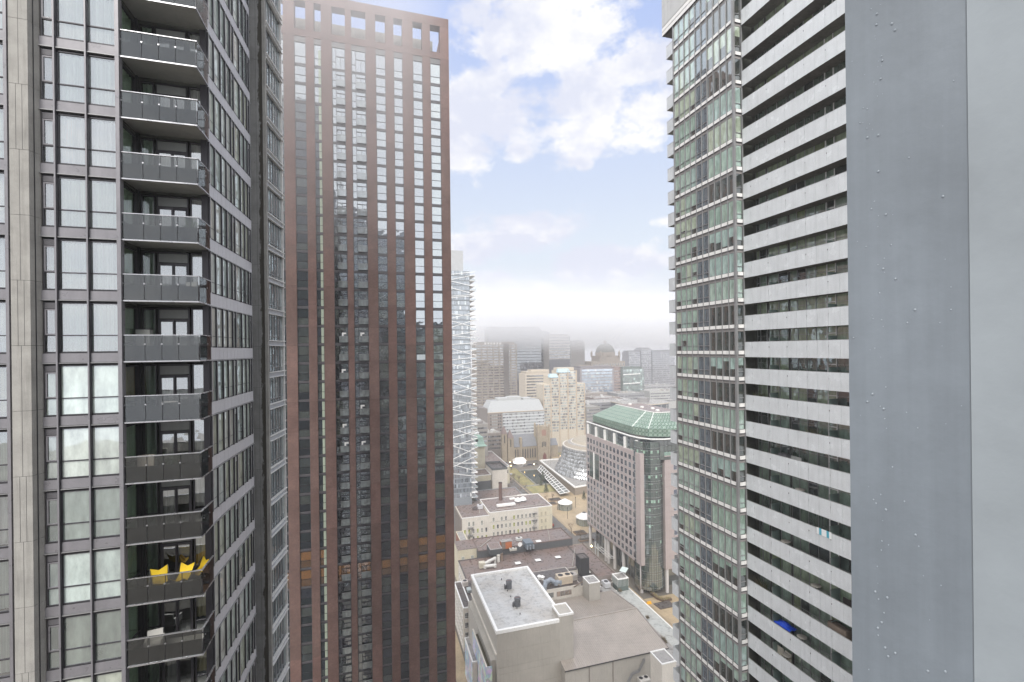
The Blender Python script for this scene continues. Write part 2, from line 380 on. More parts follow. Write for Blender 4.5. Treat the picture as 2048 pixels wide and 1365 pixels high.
# recess: side pane, fixed pane, door with spandrel above, end pane
rw0 = wframe(0, 1.42, .16, 2.72, .06, trans=(.9,)); rw0p = gpane(.06, 1.36, .2, 2.66, mat='glass_balcony')
rw1 = wframe(0, .62, .16, 2.72, .05, trans=(.85,)); rw1p = gpane(.05, .57, .2, 2.67, mat='glass_balcony')
rw3 = wframe(0, .70, .16, 2.72, .05, trans=(.85,)); rw3p = gpane(.05, .65, .2, 2.67)
door = wframe(0, 1.42, .16, 2.72, .06); door.box(.06, 1.36, .0, .09, 2.09, 2.16, 'frame_dark'); door.box(.06, 1.36, .02, .06, 2.2, 2.64, 'attr_semi', (.24, .25, .24))
leafA = wframe(.06, .73, .2, 2.09, .075, -.02, .03, 'frame_dark'); leafB = wframe(.70, 1.36, .2, 2.09, .075, .03, .08, 'frame_dark')
leafAp = gpane(.13, .66, .27, 2.02, .0); leafBp = gpane(.77, 1.29, .27, 2.02, .055)
lst = []
for k in range(-7, 8):
    z = ZL(k); c1 = WC[(k*3+1) % 4]
    if k in (-3, -5): ca = curtain(.1, .5, .5, 2.7, .45, (.22, .27, .22)); cb = curtain(.1, 1.1, .5, 2.7, .5, (.20, .24, .20), .55)
    else: ca = curtain(.05, .5, .5, 2.7, .35, WC[3] if k % 2 else (.35, .38, .33), .35); cb = curtain(.05, 2.3, .5, 2.7, .15, c1)
    if k <= -1:                                                    # opaque panes: lit curtains and dark reflections are put into the pane colours
        bc = [tuple(v*.76 for v in q) for q in ((.66, .76, .69), (.74, .82, .76), (.30, .36, .33), (.70, .82, .78), (.24, .28, .25), (.68, .74, .62), (.6, .7, .6))][-k-1]
        np_ = gpane(.05, .48, .5, 1.24, mat='pane', col=tuple(v*.6 for v in bc)).add(gpane(.1, .44, 1.34, 2.43, .03, 'pane', tuple(v*.45 for v in bc)))
        bp_ = gpane(.05, 1.17, .5, 2.76, mat='pane', col=bc).add(gpane(1.23, 2.28, .5, 2.76, .05, 'pane', tuple(v*(.94 if k % 2 else .8) for v in bc)))
        bp_.box(.05, 2.28, .02, .06, 1.235, 1.285, 'frame_dark')
    else: np_, bp_ = narp, bigp
    for mb, kids, Mx in ((nar, [('sash', sash), ('pane', np_), ('curtain', ca)], T(-14.52, 26.82, z)), (big, [('pane', bp_), ('curtain', cb)], T(-13.95, 26.82, z)),
                         (lef, [('pane', lefp), ('curtain', curtain(.05, 3.0, .5, 2.7, .35, WC[(k+5) % 5], .1))], T(-18.75, 26.82, z)),
                         (rw0, [('pane', rw0p), ('curtain', curtain(.3, 1.3, .2, 2.65, .12, (.62, .74, .56) if k != -1 else (.52, .40, .24)))], T(-11.48, 26.98, z, math.pi/2)),
                         (rw1, [('pane', rw1p), ('curtain', curtain(.1, .6, .2, 2.65, .15, (.66, .76, .64)))], T(-11.36, 28.5, z)),
                         (rw3, [('pane', rw3p), ('curtain', curtain(.02, .68, .2 if k > -3 else 1.0, 2.65, .15, (.75, .76, .74) if k > -4 else (.62, .58, .36)))], T(-9.15, 28.5, z))):
        lst.append((visible_rank(Mx)+20, mb, Mx, kids))
    Mx = T(-10.66, 28.5, z); d = put('door', (dm := globals().setdefault('_dm', door.mesh('door'))), LT, Mx)
    for mm, pp in ((leafA, leafAp), (leafB, leafBp)): l = mm.obj('door_leaf', d); pp.obj('pane', l)
    if k not in (-5, -4): curtain(.1, .7, .2, 2.05, .12, (.7, .72, .7) if k % 2 else (.4, .42, .4)).obj('curtain', d)
# side facade turned three degrees off the street line
TH1 = math.radians(87.03); SX, SY = -8.30, 28.60; al = lambda px: along(px, SX, SY, TH1)
S = MB(); L1 = al(505.5)
for k in range(-9, 10):
    z = ZL(k); n = 12
    for i in range(n): S.box(L1*i/n+.006, L1*(i+1)/n-.006, 0, .2, z+.0, z+.66, 'panel_side_lit')
    S.box(0, L1, .02, .22, z-.09, z+.69, 'frame_black'); S.box(0, L1, -.05, .05, z-.06, z-.015, 'frame_grey'); S.box(0, L1, .2, 3, z-.1, z+.3, 'interior')
S.box(0, L1, 1.1, 1.3, ZL(-9), ZL(10), 'interior'); S.box(-.02, .16, -.02, .1, ZL(-9), ZL(10), 'panel_side_lit')
S.obj('side_wall', LT, T(SX, SY, 0, TH1))
def sidewin(pxs, louver=None, cc=(.5, .55, .5)):
    e = [al(p)-al(pxs[0]) for p in pxs]; f_ = wframe(0, e[-1], .69, 2.84, .04, -.01, .1, 'frame_dark', trans=(1.27,)); p_ = MB()
    for i, x in enumerate(e[:-1]):
        f_.box(x-.03, x+.03, -.085, .05, .67, 2.86, 'frame_dark'); f_.box(x-.033, x+.033, -.095, -.085, .67, 2.86, 'frame_grey'); p_.add(gpane(x+.035, e[i+1]-.035, .72, 2.8, y=.0, mat='pane', col=tuple(v*(1-.12*(i % 2)) for v in cc)))
    if louver is not None:
        for j in range(5): f_.box(e[louver]+.05, e[louver+1]-.05, -.03, .0, 2.5+j*.06, 2.53+j*.06, 'panel_side_lit')
    return f_, p_, e[-1]
SWV = [[sidewin(p, l, cc) for p, l in (((421, 432, 445), None), ((445, 455, 465), None), ((465, 471, 483), 0), ((483, 491, 498, 502, 505.5), 2))] for cc in ((.56, .62, .55), (.62, .62, .56), (.46, .52, .48), (.64, .68, .64), (.30, .34, .31), (.50, .52, .42))]
for k in range(-9, 9):
    for j, px in enumerate((421, 445, 465, 483)):
        f_, p_, w = rnd.choice(SWV)[j]
        Mx = T(SX, SY, ZL(k), TH1) @ T(al(px), .015, 0)
        lst.append((visible_rank(Mx), f_, Mx, [('pane', p_)]))
cells(LT, 'window', lst)
# stained pier where the next building starts
P = MB(); xe = SX+math.cos(TH1)*L1
for k in range(-9, 11):
    z0, z1 = ZL(k)+.80, ZL(k+1)+.788
    P.box(xe-.3, -7.40, 37.15, 38.2, z0, z1, 'concrete_stained'); P.box(-7.79, -7.78, 37.14, 37.16, z0, z1, 'frame_black')
P.box(xe-.28, -7.42, 37.17, 38.2, 0, ZL(11), 'frame_black'); P.obj('concrete_pier', LT)
# balconies
gx = [-11.44, -10.57, -9.87, -9.16, -8.27]
for k in range(-7, 8):
    z = ZL(k); B = MB()
    B.box(-11.46, -8.30, 26.84, 28.5, z-.02, z+.14, 'soffit'); b = B.obj('balcony', LT)
    B = MB(); B.box(-11.47, -8.24, 26.74, 26.80, z-.04, z+.02, 'rail_metal'); B.box(-8.30, -8.24, 26.80, 28.5, z-.04, z+.02, 'rail_metal')
    for i in range(4): B.box(gx[i]-.02, gx[i]+.02, 26.84, 26.88, z, z+1.26, 'frame_dark')
    B.box(-8.66, -8.62, 26.84, 26.88, z, z+1.26, 'frame_dark'); B.obj('edge_trim', b)
    for i in range(4):
        B = MB(); B.box(gx[i]+.012, gx[i+1]-.012-(.02 if i == 3 else 0), 26.815, 26.84, z+.02, z+.76, 'guard_dark'); B.obj('guard_panel', b)
        B = MB(); B.box(gx[i]+.012, gx[i+1]-.012-(.02 if i == 3 else 0), 26.79, 26.802, z+.02, z+1.25, 'guard_clear')
        B.box(gx[i]-.035, gx[i]+.035, 26.775, 26.792, z+.80, z+.86, 'rail_metal'); B.obj('guard_glass', b)
    for y0, y1 in ((26.84, 27.66), (27.68, 28.47)):
        B = MB(); B.box(-8.29, -8.27, y0, y1, z+.02, z+.76, 'guard_dark'); B.obj('guard_panel', b)
        B = MB(); B.box(-8.255, -8.243, y0, y1, z+.02, z+1.25, 'guard_clear'); B.box(-8.245, -8.23, y0+.2, y0+.26, z+.80, z+.86, 'rail_metal'); B.obj('guard_glass', b)
    B = MB(); B.box(-11.50, -8.23, 26.75, 26.84, z+1.25, z+1.29, 'rail_metal'); B.box(-8.31, -8.23, 26.84, 28.5, z+1.25, z+1.29, 'rail_metal'); B.obj('handrail', b)

# ================================================================== glass tower behind it
TH2 = math.radians(80.93); r = ray(535, 700); GX, GY = r[0]*43, r[1]*43; ag = lambda px: along(px, GX, GY, TH2); L2 = ag(567.5)
G = thing('glass_tower', 'slim pale glass tower squeezed between the dark apartment tower and the brick tower', 'glass tower', (GX-3, GY+4, 0))
B = MB(); Z2 = lambda k: 112.65+2.95*k
B.box(0, L2, .12, 12, 0, 165, 'attr_semi', (.10, .12, .13)); B.box(L2-.16, L2, -.1, .1, 0, 165, 'white_trim')
for k in range(-12, 14):
    z = Z2(k); B.box(0, L2-.1, -.02, .3, z, z+.42, 'attr_semi', (.40, .41, .44)); B.box(0, L2, -.22, .02, z+.42, z+.48, 'white_trim'); B.box(0, L2, -.22, .02, z-.04, z, 'white_trim')
B.obj('wall', G, T(GX, GY, 0, TH2))
B = MB(); B.box(-7.37, -7.17, 37.12, 37.5, 0, 168, 'concrete'); B.obj('edge_fin', G)
lst = []; n = 6
for k in range(-12, 14):
    for i in range(n):
        x0, x1 = (L2-.15)*i/n, (L2-.15)*(i+1)/n; c = rnd.choice([(.30, .36, .36), (.20, .25, .26), (.42, .47, .46), (.12, .15, .16)])
        key = (i, c); st = globals().setdefault('_gk', {})
        if key not in st:
            w = MB(); wd = x1-x0; w.q([(.03, .03, .9), (wd-.03, .03, .9), (wd-.03, .03, 2.93), (.03, .03, 2.93)], 'pane_bright', c); w.q([(.03, .03, .5), (wd-.03, .03, .5), (wd-.03, .03, .85), (.03, .03, .85)], 'pane_bright', (.16, .2, .2))
            f_ = MB(); f_.box(-.03, .03, -.05, .06, .48, 2.95, 'frame_grey'); f_.box(.03, wd-.03, -.02, .05, .85, .9, 'frame_grey'); st[key] = (f_, w)
        Mx = T(GX, GY, Z2(k), TH2) @ T(x0, .06, 0); lst.append((visible_rank(Mx), st[key][0], Mx, [('pane', st[key][1])]))
cells(G, 'window', lst)

# ================================================================== brick tower
YB = 79.2; ZB = lambda j: 148.43-2.925*j                           # top edge of the spandrel under window row j
BT = thing('brick_tower', 'tall red brick apartment tower with vertical window strips and open brick crown', 'brick tower', (0, 90, 0))
cols = [(-14.6, -12.73), (-11.18, -9.53), (-8.33, -7.27), (-5.71, -3.68), (-2.77, -.54), (1.00, 2.54), (3.86, 5.28), (6.98, 8.54), (9.85, 11.52)]
edges = [(-30, -14.6)]+[(cols[i][1], cols[i+1][0]) for i in range(8)]+[(11.52, 13.0)]
B = MB(); TOPZ, OT, OB, LV = 168.43, 166.95, 162.5, 161.4
for n_, (x0, x1) in enumerate(edges):                              # piers: stacked brick panels, each with its own firing tone
    z = 0; seg = [0, 20, 40, 55, 64.2, 72.9, 84, 90.5, 99.6, 104.2, 110.1+(n_ % 3)*2.9, 119.5+(n_ % 2)*2.9, 128.6, 137.4+(n_ % 3)*1.4, 146.2, 152+(n_ % 4)*1.2, 161.5]
    for i, z0 in enumerate(seg):
        z1 = seg[i+1] if i < len(seg)-1 else OT; g = rnd.uniform(.90, 1.10); r_ = rnd.uniform(.98, 1.05); pale = max(0, (z0-112)/50)
        B.box(x0, x1, YB, YB+1.6, z0, z1-.03, 'brick', (g*r_, g*(1+pale*.0), g)); 
    B.box(x0+.01, x1-.01, YB+.02, YB+1.58, 0, OT, 'brick', (.5, .5, .5), skip='tb')
B.box(-30, 13.0, YB, YB+1.6, OT, TOPZ, 'brick', (1.0, 1.0, 1.0))
for x0, x1 in cols: B.box(x0, x1, YB+.01, YB+1.6, LV, OB, 'brick', (.96, .96, .96))
B.box(12.2, 13.0, YB+1.6, YB+20, 0, TOPZ, 'brick'); B.box(-30, -29, YB+1.6, YB+20, 0, TOPZ, 'brick'); B.box(-30, 13.0, YB+20, YB+21.6, 0, OB-2, 'brick')
B.box(-29, 12.2, YB+.5, YB+20, 0, LV-.4, 'attr_matte', (.05, .05, .055)); B.obj('wall', BT)
B = MB(); B.box(-27, 10.8, YB+4.2, YB+16, LV-.4, 166.9, 'concrete'); B.box(-27.5, 11.4, YB+3.6, YB+3.9, LV, 163.6, 'attr_matte', (.10, .10, .10)); B.obj('penthouse', BT)
for x0, x1 in cols: B = MB(); B.box(x0+.3, x1-.4, YB+.9, YB+1.5, OB, OB+.45, 'white_trim'); B.obj('light_box', BT)
# strips between the piers: dark metal, with a louvre over the top window
B = MB()
for ci, (x0, x1) in enumerate(cols):
    for j in range(-3, 37):
        z = ZB(j); B.box(x0, x1, YB+.22, YB+.6, z-.38, z, 'attr_semi', (.115, .11, .12)); B.box(x0, x1, YB+.17, YB+.23, z-.10, z-.03, 'attr_semi', (.17, .165, .175)); B.box(x0, x1, YB+.18, YB+.23, z-.38, z-.33, 'attr_semi', (.04, .04, .045))
    B.box(x0, x1, YB+.2, YB+.6, ZB(-4)-.0, LV, 'attr_semi', (.21, .21, .205)) if 0 else None
    B.box(x0, x1, YB+.12, YB+.6, 160.55, LV, 'attr_semi', (.15, .15, .15))
    B.box(x0-.01, x0+.05, YB+.1, YB+.3, 20, LV, 'attr_semi', (.11, .11, .11)); B.box(x1-.05, x1+.01, YB+.1, YB+.3, 20, LV, 'attr_semi', (.11, .11, .11))
B.obj('spandrel', BT)
FR = 'frame_dark'
def bwin(w, kind, c1, c2, h=2.545):
    """plain two-light window, or the wide kind with a narrow light and a door behind a glass guard"""
    f_ = MB(); p_ = MB(); g_ = None
    if kind == 0:
        f_.box(.05, w-.05, -.03, .06, 1.10, 1.16, FR); f_.box(.05, w-.05, -.03, .06, 0, .05, FR); f_.box(.05, w-.05, -.03, .06, h-.05, h, FR)
        p_.q([(.07, .03, .05), (w-.07, .03, .05), (w-.07, .03, 1.1), (.07, .03, 1.1)], 'pane_bright', c2); p_.q([(.07, .03, 1.16), (w-.07, .03, 1.16), (w-.07, .03, h-.05), (.07, .03, h-.05)], 'pane_bright', c1)
    else:
        a = w*.30
        for x in (.05, a, w-.09): f_.box(x-.03, x+.04, -.05, .06, 0, h, FR)
        f_.box(a+(w-a)/2-.02, a+(w-a)/2+.03, -.04, .06, 0, 1.95, FR); f_.box(a, w-.05, -.05, .06, 1.93, 2.02, FR); f_.box(.05, a, -.03, .06, 1.03, 1.08, FR)
        for x0, x1, z0, z1, c in ((.08, a-.03, .03, 1.03, c2), (.08, a-.03, 1.08, h-.03, c1), (a+.04, a+(w-a)/2-.02, .05, 1.93, c2), (a+(w-a)/2+.03, w-.1, .05, 1.93, c1), (a+.04, w-.1, 2.02, h-.03, c1)):
            p_.q([(x0, .03, z0), (x1, .03, z0), (x1, .03, z1), (x0, .03, z1)], 'pane_bright', c)
        g_ = MB(); g_.box(a+.02, w-.06, -.30, -.28, .12, 1.12, 'pane', (.20, .215, .21)); g_.box(a, w-.05, -.32, -.26, 1.12, 1.16, 'frame_grey'); g_.box(a, w-.05, -.32, -.2, .04, .12, 'frame_black')
    return f_, p_, g_
pal = [(.035, .04, .042), (.05, .055, .055), (.09, .10, .095), (.06, .06, .075), (.12, .13, .115), (.03, .03, .035)]
variants = {}; lst = []
for ci, (x0, x1) in enumerate(cols):
    w = x1-x0; kind = 1 if ci in (3, 4) else 0
    for j in range(-3, 36):
        key_c = rnd.randrange(6); c1 = pal[key_c]; c2 = pal[rnd.randrange(6)]
        if ci == 8 and rnd.random() < .7: c1, c2 = (.15, .17, .13), (.17, .19, .15)
        if j == 25 or (j == 24 and ci in (1, 2, 6, 7, 8)): c1, c2 = (.42, .20, .07), (.22, .12, .06)
        key = (ci, c1, c2, j == -3)
        if key not in variants: variants[key] = bwin(w, kind, c1, c2, 3.3 if j == -3 else 2.545)
        f_, p_, g_ = variants[key]; Mx = T(x0, YB+.2, ZB(j)); kids = [('pane', p_)]+([('guard', g_)] if g_ and j > -3 else [])
        if ci == 2: kids.append(('blind', globals().setdefault('_bl', MB().box(w*.58, w-.08, .0, .02, .06, 2.5, 'attr_matte', (.44, .50, .40)))))
        lst.append((visible_rank(Mx)+(1 if ci else -9), f_, Mx, kids))
cells(BT, 'window', lst)
for ci, j, s_ in ((7, 13, 0), (3, 12, 1), (4, 12, 1), (3, 14, 1), (3, 17, 1), (4, 18, 1), (4, 16, 1), (3, 18, 1)):   # sheets left on the glass
    x0, x1 = cols[ci]
    B = MB(); z = ZB(j)
    if s_ == 0: B.box(x0+.1, x1-.06, YB+.12, YB+.14, z+.05, z+.95, 'attr_matte', (.62, .68, .72))
    else: x = x0+rnd.uniform(.8, 1.3); B.box(x, x+.62, YB+.12, YB+.14, z+1.45, z+1.70, 'white_trim'); B.box(x, x+.25, YB+.12, YB+.14, z+1.12, z+1.45, 'white_trim')
    B.obj('window_sheet', BT)

# ================================================================== balcony tower on the right
RT = thing('balcony_tower', 'pale tower with long frosted glass balconies and a green glass corner, right of centre', 'apartment tower', (50, 40, 0))
XG, XF, YC = 39.04, 40.1, 42.9                                     # glass bay face, balcony guard face, corner line
wb = [148.64, 144.99, 141.77, 138.54, 135.25, 132.06, 129.08]+[126.15-2.955*i for i in range(18)]
wb = [148.64+3.4*i for i in range(5, 0, -1)]+wb+[73.0, 70.0, 67.0, 64.0, 61]
Y1 = 53.56
B = MB(); B.box(39.35, 60, YC+.25, Y1-.1, 0, 172, 'interior'); B.box(41.75, 60, 18, YC+.3, 0, 172, 'interior'); B.box(41.2, 60, Y1-.1, 55.2, 0, 172, 'attr_semi', (.5, .52, .53))
for i, z in enumerate(wb):
    zn = wb[i-1] if i else z+3.4
    B.box(XG, XG+.3, YC, Y1, z-.21, z+.21, 'white_trim'); B.box(XG, XF+.2, YC, YC+.3, z-.21, z+.21, 'white_trim')
    B.box(XG+.05, XG+.3, YC+.05, Y1, z-.56, z-.24, 'slab_brown'); B.box(XG+.05, XF+.2, YC+.05, YC+.3, z-.56, z-.24, 'slab_brown')
    B.box(XG-.06, XG+.3, YC-.06, Y1, z-.25, z-.20, 'frame_dark'); B.box(XG-.06, XF+.2, YC-.06, YC+.3, z-.252, z-.202, 'frame_dark')
for i in range(11):
    y = YC+(Y1-YC)*i/10; B.box(XG-.08, XG+.05, y-.035, y+.035, 55, 155.1 if i > 6 else 172, 'frame_grey')
B.box(XG-.10, XG+.16, YC-.10, YC+.16, 55, 172, 'frame_grey'); B.box(XF+.0, XF+.14, YC-.06, YC+.1, 55, 172, 'frame_grey'); B.box(XG-.1, XG+.1, Y1-.02, Y1+.12, 55, 156, 'frame_grey')
B.obj('wall', RT)
B = MB()                                                           # clad box at the top, overhanging the far end
for i in range(14):
    y = 46.5+(55.9-46.5)*i/14
    for j in range(6): B.box(XG-.14, XG+.1, y+.012, y+.66, 156.3+j*2.6, 156.3+(j+1)*2.6-.03, 'attr_semi', (.50, .50, .49))
B.box(XG-.10, 44, 46.5, 55.88, 155.1, 172, 'attr_matte', (.16, .15, .15)); B.box(XG-.15, XG+.1, 46.5, 55.9, 155.1, 155.6, 'white_trim'); B.box(XG-.15, XG+.1, 46.5, 55.9, 155.7, 156.2, 'white_trim')
B.obj('penthouse', RT)
lst = []; gw = (Y1-YC)/10; gk = {}
def gwin(h, c_, cl, trans, op, w=gw):
    key = (round(h, 2), c_, cl, trans, op, w)
    if key in gk: return gk[key]
    f_ = MB(); p_ = MB(); z0 = .0; zt = .62
    if trans: f_.box(.04, w-.04, -.05, .04, zt-.03, zt+.03, 'frame_grey')
    f_.box(.04, w-.04, -.03, .04, 0, .04, 'frame_dark')
    a = 1-cl                                                       # blind drawn down to this share of the height
    zb = h*a if not trans else max(zt, h*a)
    dark = (.075, .08, .072)
    if trans: p_.q([(.04, .02, .04), (w-.04, .02, .04), (w-.04, .02, zt-.03), (.04, .02, zt-.03)], 'pane', dark if op else c_)
    lo = zt+.03 if trans else .04
    if zb > lo+.05: p_.q([(.04, .02, lo), (w-.04, .02, lo), (w-.04, .02, zb), (.04, .02, zb)], 'pane', dark)
    p_.q([(.04, .02, max(lo, zb)), (w-.04, .02, max(lo, zb)), (w-.04, .02, h-.03), (.04, .02, h-.03)], 'pane', c_)
    gk[key] = (f_, p_); return gk[key]
greens = [(.38, .51, .43), (.42, .54, .47), (.34, .46, .39), (.46, .54, .42), (.40, .53, .49)]
for i, z in enumerate(wb[1:], 1):
    zn = wb[i-1]; h = zn-z-.77; base = z+.21
    g3 = rnd.choice(greens); dk = rnd.random(); g1 = rnd.choice(greens)
    for c in range(10):                                            # column 0 is the far end
        y = Y1-gw*c
        if c in (4, 5): c_, cl, tr, op = (.13, .165, .19), 1., True, False
        elif c < 4: c_, cl, tr, op = g1 if rnd.random() < .75 else rnd.choice(greens), (1. if rnd.random() < .86 else rnd.uniform(.3, .7)), True, c in (0, 3) and rnd.random() < .7
        else: c_, cl, tr, op = g3, (1. if dk < .5 else (.0 if dk > .80 else rnd.choice([.25, .5, .6, .9]))), False, False
        if cl < .1: c_ = (.08, .085, .078)
        f_, p_ = gwin(h, c_, round(cl, 1), tr, op); Mx = T(XG+.06, y, base, -math.pi/2); lst.append((visible_rank(Mx)+.5, f_, Mx, [('pane', p_)]))
    f_, p_ = gwin(h, g3 if dk < .8 else (.05, .06, .06), 1. if dk < .6 else .4, True, dk > .5, XF-XG-.2); Mx = T(XG+.16, YC+.06, base); lst.append((visible_rank(Mx)+.5, f_, Mx, [('pane', p_)]))
    # behind the long balcony
    yy = YC-.3; seq = [('w', .45), ('w', .95), ('p', .25), ('w', 1.3), ('w', 1.2), ('p', .2), ('w', .9), ('w', 1.0), ('w', 1.05), ('w', 1.15), ('d', .95), ('w', 1.5), ('p', .3), ('w', 1.6), ('p', .2), ('w', 1.4), ('w', 1.4), ('w', 1.4), ('w', 1.4)]
    gg = rnd.choice([(.24, .32, .26), (.30, .38, .31), (.14, .18, .15), (.38, .46, .33)])
    for t_, w_ in seq:
        c_ = gg if rnd.random() < .7 else rnd.choice([(.06, .065, .06), (.18, .24, .18), (.28, .34, .20), (.08, .09, .09)])
        f_ = MB(); p_ = MB(); hh = zn-z-.05
        key = ('b', round(hh, 2), w_, t_, c_)
        if t_ != 'p':
            if key not in gk:
                t = .09 if t_ == 'd' else .035; mt = 'white_trim' if t_ == 'd' else 'frame_grey'; p_.q([(.03, .02, .05), (w_-.03, .02, .05), (w_-.03, .02, hh-.05), (.03, .02, hh-.05)], 'pane', c_)
                f_.box(0, t, -.03, .05, 0, hh, mt); f_.box(w_-t, w_, -.03, .05, 0, hh, mt); f_.box(t, w_-t, -.03, .05, 2.1, 2.1+t, mt)
                if t_ == 'w': f_.box(t, w_-t, -.02, .05, .8, .84, mt)
                gk[key] = (f_, p_)
            Mx = T(41.68, yy, z-.3, -math.pi/2); lst.append((visible_rank(Mx)-.6, gk[key][0], Mx, [('pane', gk[key][1])]))
        yy -= w_
cells(RT, 'window', lst)
for i, z in enumerate(wb):                                         # long balconies: slab, frosted guard in lifts of 1.12 m, dividers
    zb = z-.5
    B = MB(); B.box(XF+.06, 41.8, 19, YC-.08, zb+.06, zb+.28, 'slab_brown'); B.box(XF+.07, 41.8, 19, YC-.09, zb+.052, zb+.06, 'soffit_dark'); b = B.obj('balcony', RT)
    B = MB(); H_ = 1.68
    for j in range(21):
        y1 = YC-.10-j*1.12; y0 = y1-1.12+.018; B.box(XF-.012, XF+.01, y0, y1, zb, zb+H_, 'frost')
        if j % 2: B.box(XF-.03, XF-.008, y1-.03, y1+.03, zb+H_*.62, zb+H_*.70, 'rail_metal')
    B.obj('guard', b)
    B = MB(); B.box(XF-.02, XF+.05, 19, YC-.09, zb+H_, zb+H_+.03, 'frame_grey'); B.box(XF+.012, XF+.06, 19, YC-.09, zb+.05, zb+.3, 'slab_brown'); B.obj('handrail', b)
    for y in (39.9, 33.2, 26.5): B = MB(); B.box(XF+.5, 41.68, y-.02, y+.02, zb+.28, zb+2.1, 'attr_semi', (.20, .27, .25)); B.box(XF+.46, XF+.5, y-.03, y+.03, zb+.28, zb+2.1, 'frame_grey'); B.obj('divider', b)
    if z < 154:                                                    # small balcony past the far end of the glass bay
        B = MB(); B.box(XG+.05, 41.3, Y1+.15, 55.2, zb+.06, zb+.28, 'soffit'); b = B.obj('balcony', RT)
        B = MB()
        for y0, y1 in ((Y1+.14, Y1+.68), (Y1+.70, Y1+1.22), (Y1+1.24, 55.2)): B.box(XG-.01, XG+.012, y0, y1-.02, zb, zb+1.66, 'frost')
        B.box(XG+.03, 41.3, 55.18, 55.2, zb, zb+1.66, 'frost'); B.box(XG-.02, XG+.04, Y1+.14, 55.22, zb+1.66, zb+1.69, 'frame_grey'); B.obj('guard', b)

# ================================================================== ground, streets, square
m, nt = newmat('ground_mat'); a = noise(nt, .02, 6); b = noise(nt, .4, 6, .7); c = scalec(nt, (.17, .15, .125), ramp(nt, a, .3, .7, .7, 1.3)); c = scalec(nt, c, ramp(nt, b, .3, .7, .85, 1.15)); finish(nt, c, .75)
m, nt = newmat('road_mat'); a = noise(nt, .12, 6); c = scalec(nt, (.12, .11, .10), ramp(nt, a, .3, .7, .75, 1.25)); finish(nt, c, ramp(nt, a, .4, .6, .25, .7))
m, nt = newmat('paving_mat'); a = noise(nt, .12, 7, .65); b = noise(nt, 1.5, 4, .7); c = scalec(nt, (.40, .31, .20), ramp(nt, a, .3, .7, .72, 1.2)); c = scalec(nt, c, ramp(nt, b, .3, .7, .88, 1.1)); finish(nt, c, .55)
m, nt = newmat('lawn_mat'); a = noise(nt, .2, 7, .65); c = nmix(nt, ramp(nt, a, .35, .65, 0, 1), (.34, .28, .13), (.19, .19, .09)); finish(nt, c, .9)
m, nt = newmat('water_mat'); a = noise(nt, .6, 3); finish(nt, (.05, .065, .06), .08, 0, .6, a, .03)
# wet membrane roofs: puddled sheen and rusty drift
def wetroof(name, base, warm, amt=.5):
    m, nt = newmat(name); a = noise(nt, .09, 6, .6); b = noise(nt, .55, 6, .65); g = noise(nt, 6, 3, .6)
    c = nmix(nt, ramp(nt, a, .42, .66, 0, amt), base, warm); c = scalec(nt, c, ramp(nt, b, .3, .7, .80, 1.16)); c = scalec(nt, c, ramp(nt, g, .3, .7, .94, 1.06))
    finish(nt, c, ramp(nt, b, .4, .62, .22, .6), 0, .5)
wetroof('roof_brown', (.185, .150, .140), (.19, .115, .085)); wetroof('roof_dark', (.085, .075, .072), (.12, .085, .07)); wetroof('roof_pale', (.46, .46, .455), (.33, .29, .24), .7)
wetroof('roof_grey', (.30, .29, .28), (.24, .21, .18)); wetroof('roof_glass', (.40, .41, .395), (.36, .35, .32))
def flat(name, rects, z, mat):
    B = MB()
    for x0, x1, y0, y1 in rects: B.q([(x0, y0, z), (x1, y0, z), (x1, y1, z), (x0, y1, z)], mat)
    return B.obj(name, kind='structure')
B = MB(); B.q([(-880, -680, 0), (2580, -680, 0), (2580, 2580, 0), (-880, 2580, 0)], 'ground_mat'); B.obj('ground', kind='structure')
flat('road', [(-200, 400, 246, 258), (-200, 600, 424, 446), (106, 115, 258, 424), (10, 26, 60, 246)], .004, 'road_mat')
B = MB(); B.box(104.6, 114.4, 120, 246, 0, .13, 'paving_mat', skip='b'); B.box(26, 30.5, 60, 246, 0, .13, 'paving_mat', skip='b'); B.box(115.2, 116, 258, 424, 0, .13, 'paving_mat', skip='b'); B.box(120, 260, 447, 452, 0, .13, 'paving_mat', skip='b'); B.obj('pavement', kind='structure')
flat('plaza', [(116.2, 230, 259, 342), (114.6, 150, 128, 183)], .12, 'paving_mat')
flat('lawn', [(118, 150, 343, 362), (117, 128, 364, 422), (188, 240, 450, 470)], .12, 'lawn_mat')
flat('pond', [(129, 151, 366, 410)], .10, 'water_mat')
B = MB()
for p in ([(116.6, 362.2), (160, 362.2)], [(128, 364), (128, 412)], [(128, 411), (152, 411)]): B.bar((*p[0], .5), (*p[1], .5), .5, 1.0, 'concrete')
solo(B, 'pond_wall', 'low concrete wall edging the sunken garden pond', 'garden wall')
for j in range(9): pass

